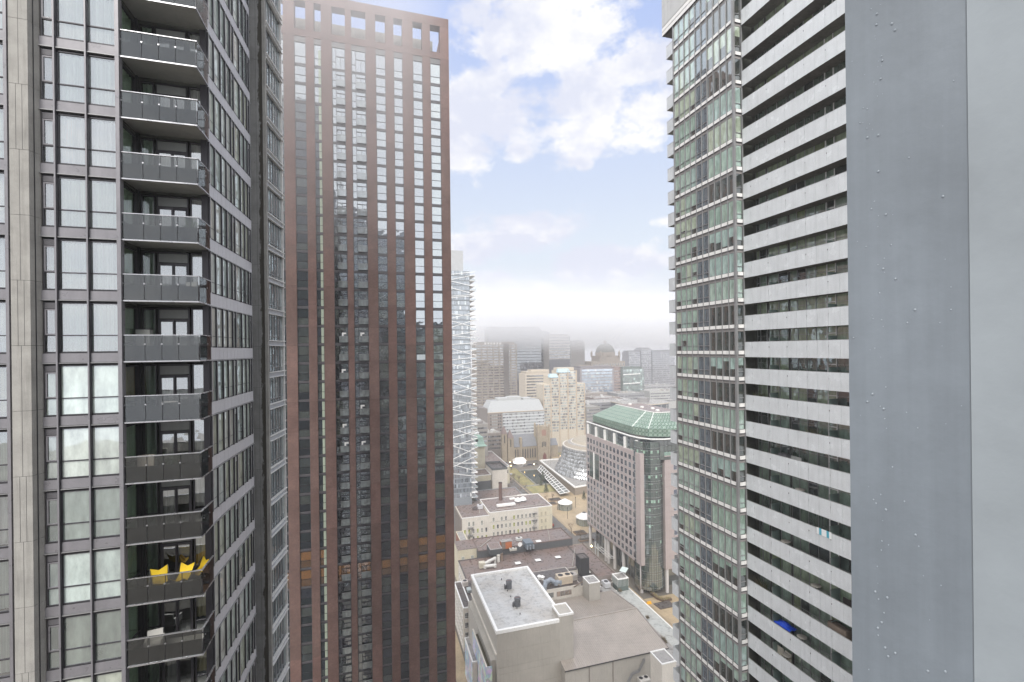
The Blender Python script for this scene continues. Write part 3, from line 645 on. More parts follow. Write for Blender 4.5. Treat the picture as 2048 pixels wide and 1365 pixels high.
# ================================================================== the camera's own building, seen at the right edge and mirrored in the windows opposite
OB_ = thing('corner_column_building', 'building the view is taken from, its grey metal column filling the right edge', 'building', (10, -14, 0))
r1, r2, r3 = ray(1697.5, 690), ray(1940, 690), ray(2150, 690)
p1 = (r1[0]*.66, r1[1]*.66); p2_ = (r2[0]*.575, r2[1]*.575); p3_ = (r3[0]*.51, r3[1]*.51)
m, nt = newmat('column_paint'); a = noise(nt, 3.5, 6, .6); b = noise(nt, 60, 3, .6); s = noise(nt, 1., 5, .6, stretch=(30, 30, 1.2)); w = noise(nt, 9, 5, .7)
c = scalec(nt, (.168, .192, .218), ramp(nt, a, .3, .7, .84, 1.14)); c = scalec(nt, c, ramp(nt, s, .35, .7, 1.05, .88)); c = scalec(nt, c, ramp(nt, noise(nt, 22, 5, .7), .3, .7, .96, 1.05)); c = nmix(nt, ramp(nt, w, .66, .76, 0, .35), c, (.16, .16, .13)); finish(nt, c, .42, 0, .5, b, .0006)
m, nt = newmat('column_lit_face'); a = noise(nt, 3.5, 6, .6); b = noise(nt, 60, 3, .6); w = noise(nt, 8, 6, .72)  # same metal as the column; stronger light on this face is in its colour
c = scalec(nt, (.262, .290, .312), ramp(nt, a, .3, .7, .82, 1.16)); c = nmix(nt, ramp(nt, w, .64, .74, 0, .4), c, (.25, .25, .22)); finish(nt, c, .4, 0, .5, b, .0006)
def vsub(p, q): return (p[0]-q[0], p[1]-q[1])
B = MB(); g_ = vsub(p2_, p1); L_ = math.hypot(*g_); e_ = (g_[0]/L_, g_[1]/L_); q2 = (p2_[0]-e_[0]*.0009, p2_[1]-e_[1]*.0009)
z0, z1 = CAMH-1.6, CAMH+1.5
rb = lambda px, d: (ray(px, 690)[0]*d, ray(px, 690)[1]*d)
B.prism([p1, q2, rb(1950, .9), rb(1716, .95)], z0, z1, 'column_paint')
B.obj('column', OB_)
B = MB(); h_ = (p2_[0]+e_[0]*.0004, p2_[1]+e_[1]*.0004); B.prism([h_, p3_, rb(2200, .9), rb(1960, .9)], z0, z1, 'column_lit_face'); B.obj('column_lit_face', OB_)
B = MB(); B.prism([(q2[0], q2[1]+.0003), (h_[0], h_[1]+.0003), rb(1958, .85), rb(1952, .85)], z0, z1, 'attr_matte', (.15, .17, .19)); B.obj('joint', OB_)
B = MB(); B.box(-1.5, 6, -2, 1.0, CAMH-1.85, CAMH-1.6, 'concrete'); B.obj('balcony_slab', OB_)
B = MB(); B.box(3, 34, -26, -2.0, 0, CAMH+8, 'attr_matte', (.16, .15, .15)); B.box(2.7, 34.3, -26.3, -1.7, CAMH+8, CAMH+9, 'frame_grey'); B.box(-3, 3, -26, -6.0, 0, CAMH-3, 'attr_matte', (.16, .15, .15)); B.obj('wall', OB_)
lst = []; wv = [wframe(0, 2.5, 0, 2.1, .08, -.02, .06, 'frame_grey', mids=(1.25,)).add(gpane(.08, 2.42, .08, 2.02, .02, 'pane', c)) for c in ((.3, .34, .3), (.10, .12, .12), (.5, .52, .5), (.2, .22, .2))]
for k in range(-14, 3):
    for i in range(10): Mx = T(33.2-3*i, -1.96, CAMH+2.95*k+.3, math.pi); lst.append((30-abs(k), rnd.choice(wv), Mx, []))
cells(OB_, 'window', lst)
B = MB(); dr = random.Random(4)                                    # rain beads on the column
nrm = (e_[1], -e_[0]) if e_[1]*0-e_[0]*1 < 0 else (-e_[1], e_[0])
for i in range(120):
    t = L_*(dr.gauss(.27, .06) if i % 3 else dr.uniform(.02, .95)); z = CAMH+dr.uniform(-.5, .5); rr = dr.choice([.0004, .0005, .0007, .0009, .0014]); cx_, cy_ = p1[0]+e_[0]*t, p1[1]+e_[1]*t
    if not 0 < t < L_: continue
    rings = []
    for a_, k_ in ((1., 0.), (.8, .45), (.4, .75)):
        rings.append([(cx_+e_[0]*rr*a_*math.cos(q_)+nrm[0]*rr*k_, cy_+e_[1]*rr*a_*math.cos(q_)+nrm[1]*rr*k_, z+rr*1.25*a_*math.sin(q_)-(.0008*k_)) for q_ in [j*.785 for j in range(8)]])
    for u in range(2):
        for j in range(8): B.q([rings[u][j], rings[u][(j+1) % 8], rings[u+1][(j+1) % 8], rings[u+1][j]], 'droplet')
    B.q(rings[2], 'droplet')
m, nt = newmat('droplet'); finish(nt, (.24, .27, .30), .32, 0, .4)
o = B.obj('water_droplets', kind='stuff'); o['label'] = 'small rain droplets clinging to the grey metal column'; o['category'] = 'water droplets'
# neighbours behind the camera (they show in the window reflections)
for nm, lb, (x0, x1, y0, y1), H_, c_ in (('apartment_block', 'tallest grey apartment block behind the viewer, mirrored in the left brick tower windows', (-37.5, -21.5, -105, -80), 210, (.20, .20, .21)), ('apartment_block', 'second tallest block behind the viewer, mirrored in the balcony windows of the brick tower', (-21.4, -1, -103, -80), 181, (.18, .18, .19)),
                                       ('apartment_block', 'third block behind the viewer, mirrored in the middle brick tower windows', (-.9, 18, -100, -80), 171, (.20, .20, .20))):
    t_ = thing(nm, lb, 'apartment block', ((x0+x1)/2, (y0+y1)/2, 0)); B = MB(); B.box(x0, x1, y0, y1, 0, H_, 'attr_matte', c_); B.obj('wall', t_)
    B = MB()
    for k in range(int(H_/3)-1):
        z = 2+3*k; B.box(x0+1, x1-1, y1+.02, y1+.1, z, z+1.8, 'pane', rnd.choice([(.1, .12, .13), (.2, .22, .2), (.3, .3, .3)])); 
        B.box(x0, x1, y1, y1+.9, z-.7, z-.45, 'white_trim')
    B.obj('window_band', t_)

# ================================================================== generic pieces
def box_building(name, label, cat, X0, X1, Y0, Y1, Z, wall, wc=(1, 1, 1), roof='roof_brown', par=.6, pcol='white_trim', pc=(1, 1, 1), group=None, z0=0, wings=()):
    t_ = thing(name, label, cat, ((X0+X1)/2, (Y0+Y1)/2, z0), group)
    B = MB(); B.box(X0, X1, Y0, Y1, z0, Z, wall, wc); B.obj('wall', t_)
    B = MB(); B.box(X0+.3, X1-.3, Y0+.3, Y1-.3, Z-.01, Z+.03, roof); B.obj('roof', t_)
    if par:
        B = MB(); B.box(X0-.06, X1+.06, Y0-.06, Y0+.34, Z-.02, Z+par, pcol, pc); B.box(X0-.06, X1+.06, Y1-.34, Y1+.06, Z-.02, Z+par, pcol, pc)
        B.box(X0-.06, X0+.34, Y0+.34, Y1-.34, Z-.02, Z+par, pcol, pc); B.box(X1-.34, X1+.06, Y0+.34, Y1-.34, Z-.02, Z+par, pcol, pc); B.obj('parapet', t_)
    return t_
def swin(w, h, colr, frame='white_trim', sash=True, mat='pane'):
    f_ = MB(); f_.box(-.08, w+.08, -.09, .02, -.12, 0, frame); f_.box(0, .07, -.04, .04, 0, h, frame); f_.box(w-.07, w, -.04, .04, 0, h, frame); f_.box(.07, w-.07, -.04, .04, h-.07, h, frame)
    if sash: f_.box(.07, w-.07, -.03, .04, h*.30, h*.30+.06, frame)
    return f_, MB().q([(.07, .0, 0), (w-.07, .0, 0), (w-.07, .0, h-.07), (.07, .0, h-.07)], mat, colr)
SWC = {}
def grid(parent, face, pos, u0, du, nu, z0, dz, nz, w, h, cols_, skip=lambda i, j: False, frame='white_trim', sash=True, cap=100, mat='pane', name='window', rs=None):
    """face 'S' looks to -Y at Y=pos with u = X; face 'W' looks to -X at X=pos with u = Y"""
    r_ = rs or rnd; lst = []
    for j in range(nz):
        for i in range(nu):
            if skip(i, j): continue
            c_ = r_.choice(cols_); key = (w, h, c_, frame, sash, mat)
            if key not in SWC: SWC[key] = swin(w, h, c_, frame, sash, mat)
            f_, p_ = SWC[key]; u = u0+du*i; z = z0+dz*j
            Mx = T(u-w/2, pos-.02, z) if face == 'S' else T(pos-.02, u+w/2, z, -math.pi/2)
            lst.append((visible_rank(Mx), f_, Mx, [('pane', p_)]))
    cells(parent, name, lst, cap)
def ribbons(parent, face, pos, u0, u1, zs, h, colr, step=1.5, mat='pane', frame='frame_grey', name='window_band', vary=.35, rs=None):
    r_ = rs or rnd
    for z in zs:
        B = MB(); n = max(1, int(round((u1-u0)/step))); w = (u1-u0)/n
        Mx = T(u0, pos-.03, z) if face == 'S' else T(pos-.03, u1, z, -math.pi/2)
        for i in range(n):
            g = 1+r_.uniform(-vary, vary); c_ = tuple(v*g for v in colr)
            if r_.random() < .12: c_ = tuple(min(.6, v*2.4+.03) for v in c_)
            B.q([(i*w+.06, 0, 0), ((i+1)*w-.06, 0, 0), ((i+1)*w-.06, 0, h), (i*w+.06, 0, h)], mat, c_)
            if frame: B.box(i*w-.06, i*w+.06, -.05, .04, 0, h, frame)
        B.obj(name, parent, Mx)
DK = [(.04, .045, .045), (.06, .065, .06), (.10, .11, .10), (.03, .03, .035)]

# ================================================================== theatre with fly tower
plain('stucco', (.41, .385, .345), .8, 0, .10, .25, 3); plain('stucco_white', (.62, .58, .52), .8, 0, .10, .3, 3); plain('cream_wall', (.58, .53, .41), .8, 0, .10, .3, 3)
THT = thing('theatre', 'beige theatre with pale flat-roofed fly tower and ribbed grey auditorium roof', 'theatre', (60, 150, 0))
B = MB(); zj = [atY(992, y, 134.2)[1] for y in (1306, 1339)]; lv = [0, 11, 15.5]+[zj[1], zj[0], 28]
for a_, b_ in zip(lv, lv[1:]):
    B.box(34.3, 56.2, 134.2, 170.7, a_, b_-.06, 'stucco')
B.box(34.36, 56.1, 134.28, 170.6, 0, 27.9, 'attr_matte', (.16, .15, .13)); 
for i in range(44): B.box(34.5+i*.49, 34.56+i*.49, 134.17, 134.21, 0, 27.9, 'stucco')
B.box(54.3, 59.0, 134.16, 140.2, 0, 29.7, 'stucco'); B.box(33.9, 34.3, 134.2, 170.7, 21.5, 21.9, 'stucco_white'); B.box(32.9, 34.3, 136, 170.7, 0, 19, 'stucco')
B.obj('wall', THT)
B = MB(); Zr = 27.95; B.box(34.9, 55.6, 134.8, 170.1, Zr-.2, Zr, 'roof_pale')
for i in range(24): B.box(35, 55.5, 135.4+1.45*i, 135.45+1.45*i, Zr, Zr+.02, 'roof_pale')
B.box(54.9, 58.5, 134.7, 139.7, 29.3, 29.5, 'roof_brown'); B.obj('roof', THT)
B = MB(); B.box(34.1, 34.9, 134.0, 170.9, Zr-.25, Zr+.75, 'white_trim'); B.box(34.9, 56.4, 170.1, 170.9, Zr-.25, Zr+.75, 'white_trim'); B.box(55.6, 56.4, 140.2, 170.1, Zr-.25, Zr+.75, 'white_trim'); B.box(34.9, 54.3, 134.0, 134.8, Zr-.25, Zr+.75, 'white_trim')
for q in ((54.2, 59.1, 134.05, 134.5), (54.2, 59.1, 139.8, 140.3), (54.2, 54.6, 134.5, 139.8), (58.7, 59.1, 134.5, 139.8)): B.box(*q, 29.4, 30.0, 'white_trim')
B.obj('parapet', THT)
for x, y in (atZ(1018, 1178, 28), atZ(1035, 1213, 28)):
    B = MB(); B.box(x-1.3, x+1.3, y-1.3, y+1.3, 27.96, 28.2, 'roof_pale'); B.cyl(x, y, 1.0, 28.2, 30.9, 'attr_semi', (.10, .105, .115), 16); B.cyl(x, y, 1.12, 30.4, 30.7, 'attr_semi', (.14, .145, .155), 16); B.box(x-.9, x+.9, y-.05, y+.05, 30.9, 31.05, 'attr_semi', (.3, .2, .18))
    B.box(x-1.7, x-1.0, y-.3, y+.3, 28.2, 29.4, 'attr_semi', (.07, .07, .075)); o = B.obj('vent_stack', THT)
B = MB()
for i in range(7):
    x, y = atZ(1003+i*6.2, 1160+i*11.5, 28); B.cyl(x, y, .16, 27.98, 28.5, 'attr_semi', (.05, .05, .06), 6)
B.obj('roof_anchor', THT)
# auditorium roof, two slopes of standing seam sheet
m, nt = newmat('seam_metal'); a = noise(nt, .15, 6, .6); b = noise(nt, 1., 4, .6, stretch=(2.5, .25, 1)); c = scalec(nt, (.42, .375, .335), ramp(nt, a, .3, .7, .88, 1.1)); c = scalec(nt, c, ramp(nt, b, .3, .7, .93, 1.07)); finish(nt, c, .42, .25)
B = MB(); sl = [(130.2, 15.2, 149.2, 18.0), (149.2, 18.0, 168, 15.2)]
for y0, z0, y1, z1 in sl:
    xa = 59.1
    B.q([(xa, y0, z0), (90.4, y0, z0), (90.4, y1, z1), (xa, y1, z1)], 'seam_metal')
    for i in range(50):
        x = xa+.2+i*.63; B.bar((x, y0, z0+.06), (x, y1, z1+.06), .17, .16, 'seam_metal', (1, 1, 1))
B.q([(54.4, 130.2, 15.2), (59.1, 130.2, 15.2), (59.1, 134.1, 15.78), (54.4, 134.1, 15.78)], 'seam_metal')
for i in range(7): B.bar((54.5+i*.63, 130.2, 15.26), (54.5+i*.63, 134.1, 15.84), .17, .16, 'seam_metal')
B.bar((59.1, 149.2, 18.12), (90.5, 149.2, 18.12), .5, .25, 'seam_metal'); B.bar((90.4, 130.2, 15.2), (90.4, 149.2, 18.05), .3, .3, 'attr_matte', (.2, .17, .16)); B.bar((90.4, 149.2, 18.05), (90.4, 168, 15.25), .3, .3, 'attr_matte', (.2, .17, .16))
B.obj('auditorium_roof', THT)
B = MB(); B.box(54.6, 90.2, 130.6, 168, 0, 15.1, 'stucco'); B.box(54.3, 90.4, 130.1, 130.3, 14.9, 15.16, 'attr_matte', (.05, .05, .05))
for x in (62.5, 70.6): B.box(x-.15, x+.15, 130.5, 130.7, 0, 15.0, 'attr_matte', (.20, .17, .15))
B.obj('auditorium_wall', THT)
for (x0, x1, y0, y1, zt, zb_, wc_) in ((77.7, 82.25, 161.6, 167.1, 22.8, 12, 'stucco'), (79.5, 84.3, 117.7, 123.6, 20, 0, 'stucco_white')):
    B = MB(); B.box(x0, x1, y0, y1, zb_, zt, wc_)
    for q in ((x0-.1, x1+.1, y0-.1, y0+.25), (x0-.1, x1+.1, y1-.25, y1+.1), (x0-.1, x0+.25, y0+.25, y1-.25), (x1-.25, x1+.1, y0+.25, y1-.25)): B.box(*q, zt, zt+.3, 'white_trim')
    B.box(x0+.3, x1-.3, y0+.3, y1-.3, zt, zt+.05, 'roof_grey'); B.obj('stair_tower', THT)
B = MB()                                                           # fire stair on the eave wall
pts = [(81.5, 130.2, 13.5), (79.4, 130.0, 10.2), (77.0, 130.0, 9.8), (73.6, 129.8, 5.2), (70.5, 129.8, 4.8)]
for a_, b_ in zip(pts, pts[1:]):
    B.bar(a_, b_, .9, .12, 'frame_grey'); B.bar((a_[0], a_[1]-.4, a_[2]+1), (b_[0], b_[1]-.4, b_[2]+1), .07, .07, 'frame_grey'); B.bar((a_[0], a_[1]-.4, a_[2]+.5), (b_[0], b_[1]-.4, b_[2]+.5), .05, .05, 'frame_grey')
    B.bar((a_[0], a_[1]-.4, a_[2]), (a_[0], a_[1]-.4, a_[2]+1), .06, .06, 'frame_grey')
B.obj('fire_stair', THT)
# mural on the long side wall: loose painted patches
m, nt = newmat('mural_paint'); g = nn(nt, 'ShaderNodeNewGeometry'); mp = nn(nt, 'ShaderNodeMapping'); mp.inputs['Scale'].default_value = (.4, .55, .38); nt.links.new(g.outputs['Position'], mp.inputs[0])
dn = nn(nt, 'ShaderNodeTexNoise'); dn.inputs['Scale'].default_value = 1.2; nt.links.new(mp.outputs[0], dn.inputs['Vector']); ad = nn(nt, 'ShaderNodeVectorMath', operation='MULTIPLY_ADD'); nt.links.new(dn.outputs['Color'], ad.inputs[0]); ad.inputs[1].default_value = (2.2, 2.2, 2.2); nt.links.new(mp.outputs[0], ad.inputs[2])
vo = nn(nt, 'ShaderNodeTexVoronoi'); vo.inputs['Scale'].default_value = 1.3; nt.links.new(ad.outputs[0], vo.inputs['Vector'])
hs = nn(nt, 'ShaderNodeHueSaturation'); hs.inputs['Saturation'].default_value = .55; hs.inputs['Value'].default_value = .9; nt.links.new(vo.outputs['Color'], hs.inputs['Color'])
c = nmix(nt, .52, hs.outputs[0], (.50, .52, .56)); c = nmix(nt, ramp(nt, noise(nt, .25, 3), .5, .62, 0, .6), c, (.24, .40, .52)); finish(nt, c, .7)
B = MB(); B.box(31.1, 31.5, 134.6, 154.3, 0, 18.4, 'stucco_white'); B.box(31.08, 31.1, 134.7, 154.2, 0, 18.0, 'mural_paint'); B.box(31.5, 32.9, 134.6, 154.3, 0, 16.5, 'attr_matte', (.10, .09, .06)); B.box(31.1, 32.9, 134.5, 134.62, 0, 18.4, 'mural_paint'); B.obj('mural_wall', THT)
B = MB(); B.box(29.5, 31.0, 146.8, 160, 0, 12.0, 'stucco_white'); B.box(29.46, 29.5, 147, 159.8, 0, 11.5, 'mural_paint')
for q in ((29.4, 31.0, 146.7, 147.0), (29.4, 31.0, 159.8, 160.1), (29.4, 29.75, 147.0, 159.8)): B.box(*q, 12, 12.5, 'white_trim')
B.box(29.75, 31.0, 147, 159.8, 12, 12.05, 'roof_grey'); B.obj('side_wing', THT)
# lobby block behind the auditorium
ZLB = atY(1110, 1178, 168.4)[1]
LB = box_building('lobby_block', 'white block with wide windows and duct-crowded dark roof behind the ribbed theatre roof', 'building', 57, 77.5, 168.4, 183.8, ZLB, 'stucco_white', roof='roof_dark', par=0)
ribbons(LB, 'S', 168.4, 60.5, 66.0, [ZLB-3.2], 1.9, (.06, .07, .06), 1.4); ribbons(LB, 'S', 168.4, 67.2, 73.5, [ZLB-3.2], 1.9, (.16, .10, .06), 1.4)
B = MB(); B.box(77.6, 90.5, 168.4, 181.1, 0, 10.9, 'stucco_white'); B.box(77.6, 90.5, 168.4, 181.1, 10.9, 10.95, 'roof_dark'); B.obj('rear_wing', LB)
B = MB(); B.box(74.4, 81.5, 168.25, 168.5, 12.5, ZLB-.6, 'stucco_white'); B.bar((74.2, 168, ZLB-.4), (78, 168, ZLB+1.2), .3, .3, 'attr_matte', (.2, .16, .12)); B.bar((78, 168, ZLB+1.2), (82, 168, ZLB+1.4), .3, .3, 'attr_matte', (.2, .16, .12)); B.obj('blank_panel', LB)
# arcade roof along the street and the low deck between
AR = box_building('arcade', 'long pale glass-roofed arcade beside the ribbed auditorium roof', 'arcade', 97.2, 104.4, 120, 178, 9, 'attr_matte', (.30, .28, .25), roof='roof_glass', par=.25)
DKk = box_building('low_deck', 'weathered tan roof deck between auditorium and arcade', 'roof deck', 90.7, 97.1, 122, 181, 10.2, 'stucco', roof='roof_grey', par=.0)
# greenhouse-like roof room with a tilted panel
GH = box_building('roof_room', 'small glazed roof room with tilted pale panel on top at the arcade end', 'roof room', 98.4, 103.4, 176.8, 182, 14, 'attr_semi', (.10, .13, .12), roof='roof_grey', par=.35)
B = MB()
for i in range(9): B.box(98.36+i*.62, 98.42+i*.62, 176.72, 176.8, 11, 13.9, 'white_trim'); 
for i in range(9): B.box(98.32, 98.4, 176.8+i*.62, 176.86+i*.62, 11, 13.9, 'white_trim')
B.obj('mullion', GH)
B = MB(); B.bar((101.6, 178.6, 16.2), (104.2, 180.6, 16.9), 2.9, .15, 'attr_semi', (.55, .62, .60)); B.tube((102, 179, 14), (102, 179, 16.2), .08, 'frame_grey'); B.tube((103.6, 180.2, 14), (103.6, 180.2, 16.6), .08, 'frame_grey'); B.obj('tilted_panel', GH)
# shops with brown roofs
U = box_building('brown_roofed_block', 'upper brown-roofed block with orange shed and skylights on it', 'building', 47.3, 95.9, 218, 233.1, 16, 'attr_matte', (.10, .105, .11), roof='roof_brown', par=.35, pcol='attr_matte', pc=(.16, .12, .11))
B = MB(); B.box(38.1, 47.3, 222.2, 233.1, 0, 16, 'cream_wall'); B.box(38.1, 47.3, 222.1, 233.2, 16, 16.15, 'roof_brown'); B.obj('cream_wing', U)
grid(U, 'S', 222.2, 40.6, 4.6, 2, 10.6, 1, 1, 1.5, 2.2, [(.5, .52, .48)])
Lr = box_building('long_brown_block', 'long low block with wet brown roof and white skylights', 'building', 37.5, 93.0, 193, 217.7, 12.9, 'stucco_white', roof='roof_brown', par=.4, pcol='attr_matte', pc=(.11, .10, .10))
B = MB(); B.box(93.0, 101.6, 184.2, 217.9, 0, 12.7, 'attr_matte', (.28, .24, .22)); B.box(93, 101.6, 184.2, 217.9, 12.7, 12.76, 'roof_brown'); B.box(101.2, 101.7, 184.2, 218, 12.7, 13.3, 'attr_matte', (.22, .18, .16)); B.obj('street_wing', Lr)
grid(Lr, 'W', 37.5, 196, 2.6, 8, 3, 4.2, 2, 1.3, 2.0, DK)
L3 = box_building('dark_roofed_block', 'low block with dark wet roof and two white skylights by the stair box', 'building', 77.6, 99.2, 181.2, 192.9, 10.9, 'attr_matte', (.2, .18, .17), roof='roof_dark', par=.25, pcol='attr_matte', pc=(.4, .38, .34))
ST = box_building('stair_box', 'tall black roof stair box above the dark wet roof', 'roof stair', 87.4, 91.6, 190.2, 195.5, 18.6, 'attr_matte', (.035, .035, .038), roof='roof_dark', par=.2, pcol='attr_matte', pc=(.05, .05, .05), z0=10.9)
for bx in ((31.2, 35.2, 173.6, 191.8, 16.0, 'pale narrow block with many windows squeezed against the brick tower'),): pass
WB2 = box_building('narrow_white_block', 'narrow pale block with dark roof full of vents beside the fly tower', 'building', 31.2, 34.25, 171.5, 191.8, 16, 'stucco_white', roof='roof_dark', par=.4)
B = MB(); B.box(34.25, 40, 171.2, 191.8, 0, 16, 'stucco_white'); B.box(34.25, 40, 171.2, 191.8, 16, 16.05, 'roof_dark'); B.obj('wing', WB2)
grid(WB2, 'W', 31.2, 173.5, 2.3, 8, 2, 3.6, 4, 1.2, 2.1, DK); grid(WB2, 'S', 171.5, 32.8, 3, 1, 1.6, 3.6, 4, 2.1, 2.0, DK)
# white three-storey building
WH = box_building('white_office', 'white three-storey brick office with sash windows and fire escapes', 'building', 64.8, 104.3, 267.4, 293, 16, 'stucco_white', roof='roof_brown', par=.35)
B = MB(); B.box(48.5, 64.8, 267.4, 296, 0, 14.6, 'stucco_white'); B.box(48.9, 64.5, 267.9, 295.6, 14.6, 14.7, 'roof_brown'); B.box(48.4, 64.8, 267.3, 267.6, 14.5, 14.9, 'white_trim'); B.box(47.9, 48.5, 267.4, 296, 0, 14.2, 'attr_matte', (.22, .19, .17)); B.obj('lower_wing', WH)
B = MB(); B.box(95.5, 104.36, 267.30, 267.42, 0, 15.9, 'cream_wall'); B.box(64.8, 104.4, 267.26, 267.4, 10.5, 10.7, 'stucco'); B.obj('cream_panel', WH)
SC = [(.30, .30, .26), (.36, .36, .31), (.05, .05, .05), (.40, .42, .10), (.22, .21, .20)]
rs = random.Random(3)
grid(WH, 'S', 267.3, 67.3, 2.52, 11, 2.2, 4.3, 3, 1.25, 2.35, SC, skip=lambda i, j: j == 2 and i in (1, 4), rs=rs); grid(WH, 'S', 267.4, 50.1, 2.55, 6, 1.0, 4.35, 3, 1.25, 2.5, SC, skip=lambda i, j: j == 2 and i in (0, 3, 5), rs=rs)
grid(WH, 'S', 267.28, 97.4, 2.6, 2, 2.2, 4.3, 3, 1.3, 2.35, [(.52, .47, .36)], sash=False, frame='cream_wall', name='blocked_window')
for x in (53.2, 92.6):
    B = MB()
    for z, d_ in ((4.6, 1), (9.0, -1), (13.2, 1)):
        if x < 60 and z > 13: continue
        B.box(x-1.6, x+1.6, 266.1, 267.2, z, z+.08, 'frame_grey'); B.bar((x-1.6, 266.1, z+1), (x+1.6, 266.1, z+1), .06, .06, 'frame_grey'); B.bar((x-1.5*d_, 266.4, z), (x+1.5*d_, 266.4, z-4.3), .5, .08, 'frame_grey')
        for q in (-1.6, 0, 1.6): B.bar((x+q, 266.1, z), (x+q, 266.1, z+1), .05, .05, 'frame_grey')
    B.obj('fire_escape', WH)
B = MB(); zc_ = atY(1002, 965, 288.9)[1]; B.cyl(77.45, 288.9, 1.25, 10, zc_, 'brick', (.8, .8, .8), 14, 1.1, 'attr_matte', (.03, .03, .03)); B.cyl(77.45, 288.9, 1.3, zc_-.5, zc_-.1, 'brick', (.7, .7, .7), 14)
solo(B, 'chimney', 'tall round brown brick chimney behind the white office roof', 'chimney')
# small blocks beyond it
box_building('brick_house', 'orange brick house with grey pitched roof at the brick tower edge', 'house', 44, 48, 246, 262, 9.5, 'brick', (1.5, 1.1, .9), roof='roof_grey', par=.2, pcol='cream_wall')
B3 = box_building('flat_brown_block', 'low flat brown-roofed block behind the brown chimney', 'building', 66, 99, 296, 328, 11, 'stucco_white', roof='roof_brown', par=.5, pcol='attr_matte', pc=(.30, .31, .33))
B = MB(); B.box(92, 98.6, 296.2, 300, 11, 14.5, 'stucco_white'); B.obj('roof_hut', B3)
BW = box_building('blank_wall_block', 'block with big blank white side wall and dark roof rim', 'building', 82.8, 94.2, 331, 352, 24, 'stucco_white', roof='roof_dark', par=1.6, pcol='attr_matte', pc=(.12, .125, .13))
box_building('cream_block', 'cream block with stair windows left of the blank white wall', 'building', 70, 82.6, 334, 352, 20, 'cream_wall', roof='roof_brown', par=.5)
GR = box_building('copper_trimmed_block', 'block with brown roof edged in green copper beside the braced tower', 'building', 49, 57.6, 303, 342, 22, 'attr_matte', (.26, .25, .22), roof='roof_brown', par=1., pcol='attr_semi', pc=(.26, .38, .31))
SG = box_building('skylight_block', 'dark low block with glowing pale skylight near the braced tower', 'building', 62.6, 82, 332, 346, 15.5, 'attr_matte', (.13, .135, .14), roof='roof_glass', par=1., pcol='attr_matte', pc=(.12, .12, .13))
CRb = box_building('arched_window_block', 'cream block with dark roof and row of arched windows', 'building', 82, 109, 376, 438, 14, 'cream_wall', roof='roof_brown', par=.6)
grid(CRb, 'S', 376, 84, 2.6, 10, 8.6, 1, 1, 1.3, 2.8, [(.05, .05, .045)], sash=False)
B = MB(); 
for i in range(4): B.box(64.5+i*1.6, 65.3+i*1.6, 346.2, 346.6, 8, 26, 'white_trim')
B.box(63.8, 70.6, 346.6, 349, 0, 27, 'attr_matte', (.30, .30, .29)); solo(B, 'ribbed_tower', 'short grey tower with white vertical ribs below the green cupola', 'tower')
# green cupola
CU = thing('cupola_building', 'small cream tower with green copper cupola and white finial', 'tower', (75, 352, 0)); Yc = 352
x0, x1 = atY(945, 910, Yc)[0], atY(970, 910, Yc)[0]; xm = (x0+x1)/2; zt = atY(958, 893, Yc)[1]; w_ = (x1-x0)/2
B = MB(); B.box(x0, x1, Yc, Yc+2*w_, 0, zt, 'cream_wall'); B.obj('wall', CU)
B = MB(); S8 = lambda r, z: ([(xm+r*sx, Yc+w_+r*sy) for sx, sy in ((-1, -1), (1, -1), (1, 1), (-1, 1))], z); pr = [S8(w_*1.35, zt), S8(w_*1.0, zt+1.4), S8(w_*.85, zt+4), S8(w_*.8, zt+6.5), S8(w_*.35, zt+8.2)]
for (a_, za), (b_, zb_) in zip(pr, pr[1:]): B.prism(a_, za, zb_, 'attr_semi', (.36, .52, .44), taper=b_)
B.obj('copper_roof', CU); B = MB(); zf = zt+8.2; B.cyl(xm, Yc+w_, w_*.3, zf, zf+1.6, 'white_trim', n=8); B.cyl(xm, Yc+w_, w_*.42, zf+1.6, zf+2.4, 'white_trim', n=8, r2=.2); B.cyl(xm, Yc+w_, .25, zf+2.4, zf+5.5, 'white_trim', n=6, r2=.05); B.obj('finial', CU)
B = MB(); B.box(xm-w_*.45, xm-w_*.05, Yc-.02+w_*.12, Yc+1, zt+2.6, zt+5.2, 'attr_matte', (.05, .06, .06)); B.obj('window', CU)

# ================================================================== pink office block with round glass corner
plain('pink_stone', (.39, .335, .325), .6, 0, .07, .2, 2); plain('column_stone', (.52, .50, .49), .6, 0, .06, .3, 3)
PK = thing('pink_office', 'pink stone office block with round green glass corner and green lattice roof', 'office building', (132, 214, 0))
XP, Yn, Yf = 115.74, 186.4, 242
B = MB()
B.box(XP, XP+4, Yn, Yf, 13.2, 64.1, 'pink_stone'); B.box(126.9, 150, 184, 190, 11, 62.5, 'pink_stone'); B.box(126.6, 150, 183.8, 190, 62.5, 62.9, 'pink_stone')
for j in range(18): B.box(XP-.03, XP+.02, Yn-.02, Yf, 13.2+j*2.9, 13.24+j*2.9, 'attr_matte', (.30, .22, .21)); B.box(126.88, 150, 183.97, 184.02, 11+j*2.9, 11.04+j*2.9, 'attr_matte', (.30, .22, .21))
for i in range(26): B.box(XP-.03, XP+.02, Yn+1.1+i*2.2, Yn+1.14+i*2.2, 13.2, 64.1, 'attr_matte', (.32, .24, .23))
for i in range(5): B.box(127.9+i*1.15, 127.94+i*1.15, 183.97, 184.02, 11, 62.5, 'attr_matte', (.30, .22, .21))
B.obj('wall', PK)
B = MB(); B.box(120.5, 149, 190.5, 241, 0, 13.3, 'pane', (.05, .055, .05))
for i in range(16): B.box(120.4, 120.5, 190.5+i*3.3, 190.65+i*3.3, 0, 13.2, 'frame_grey')
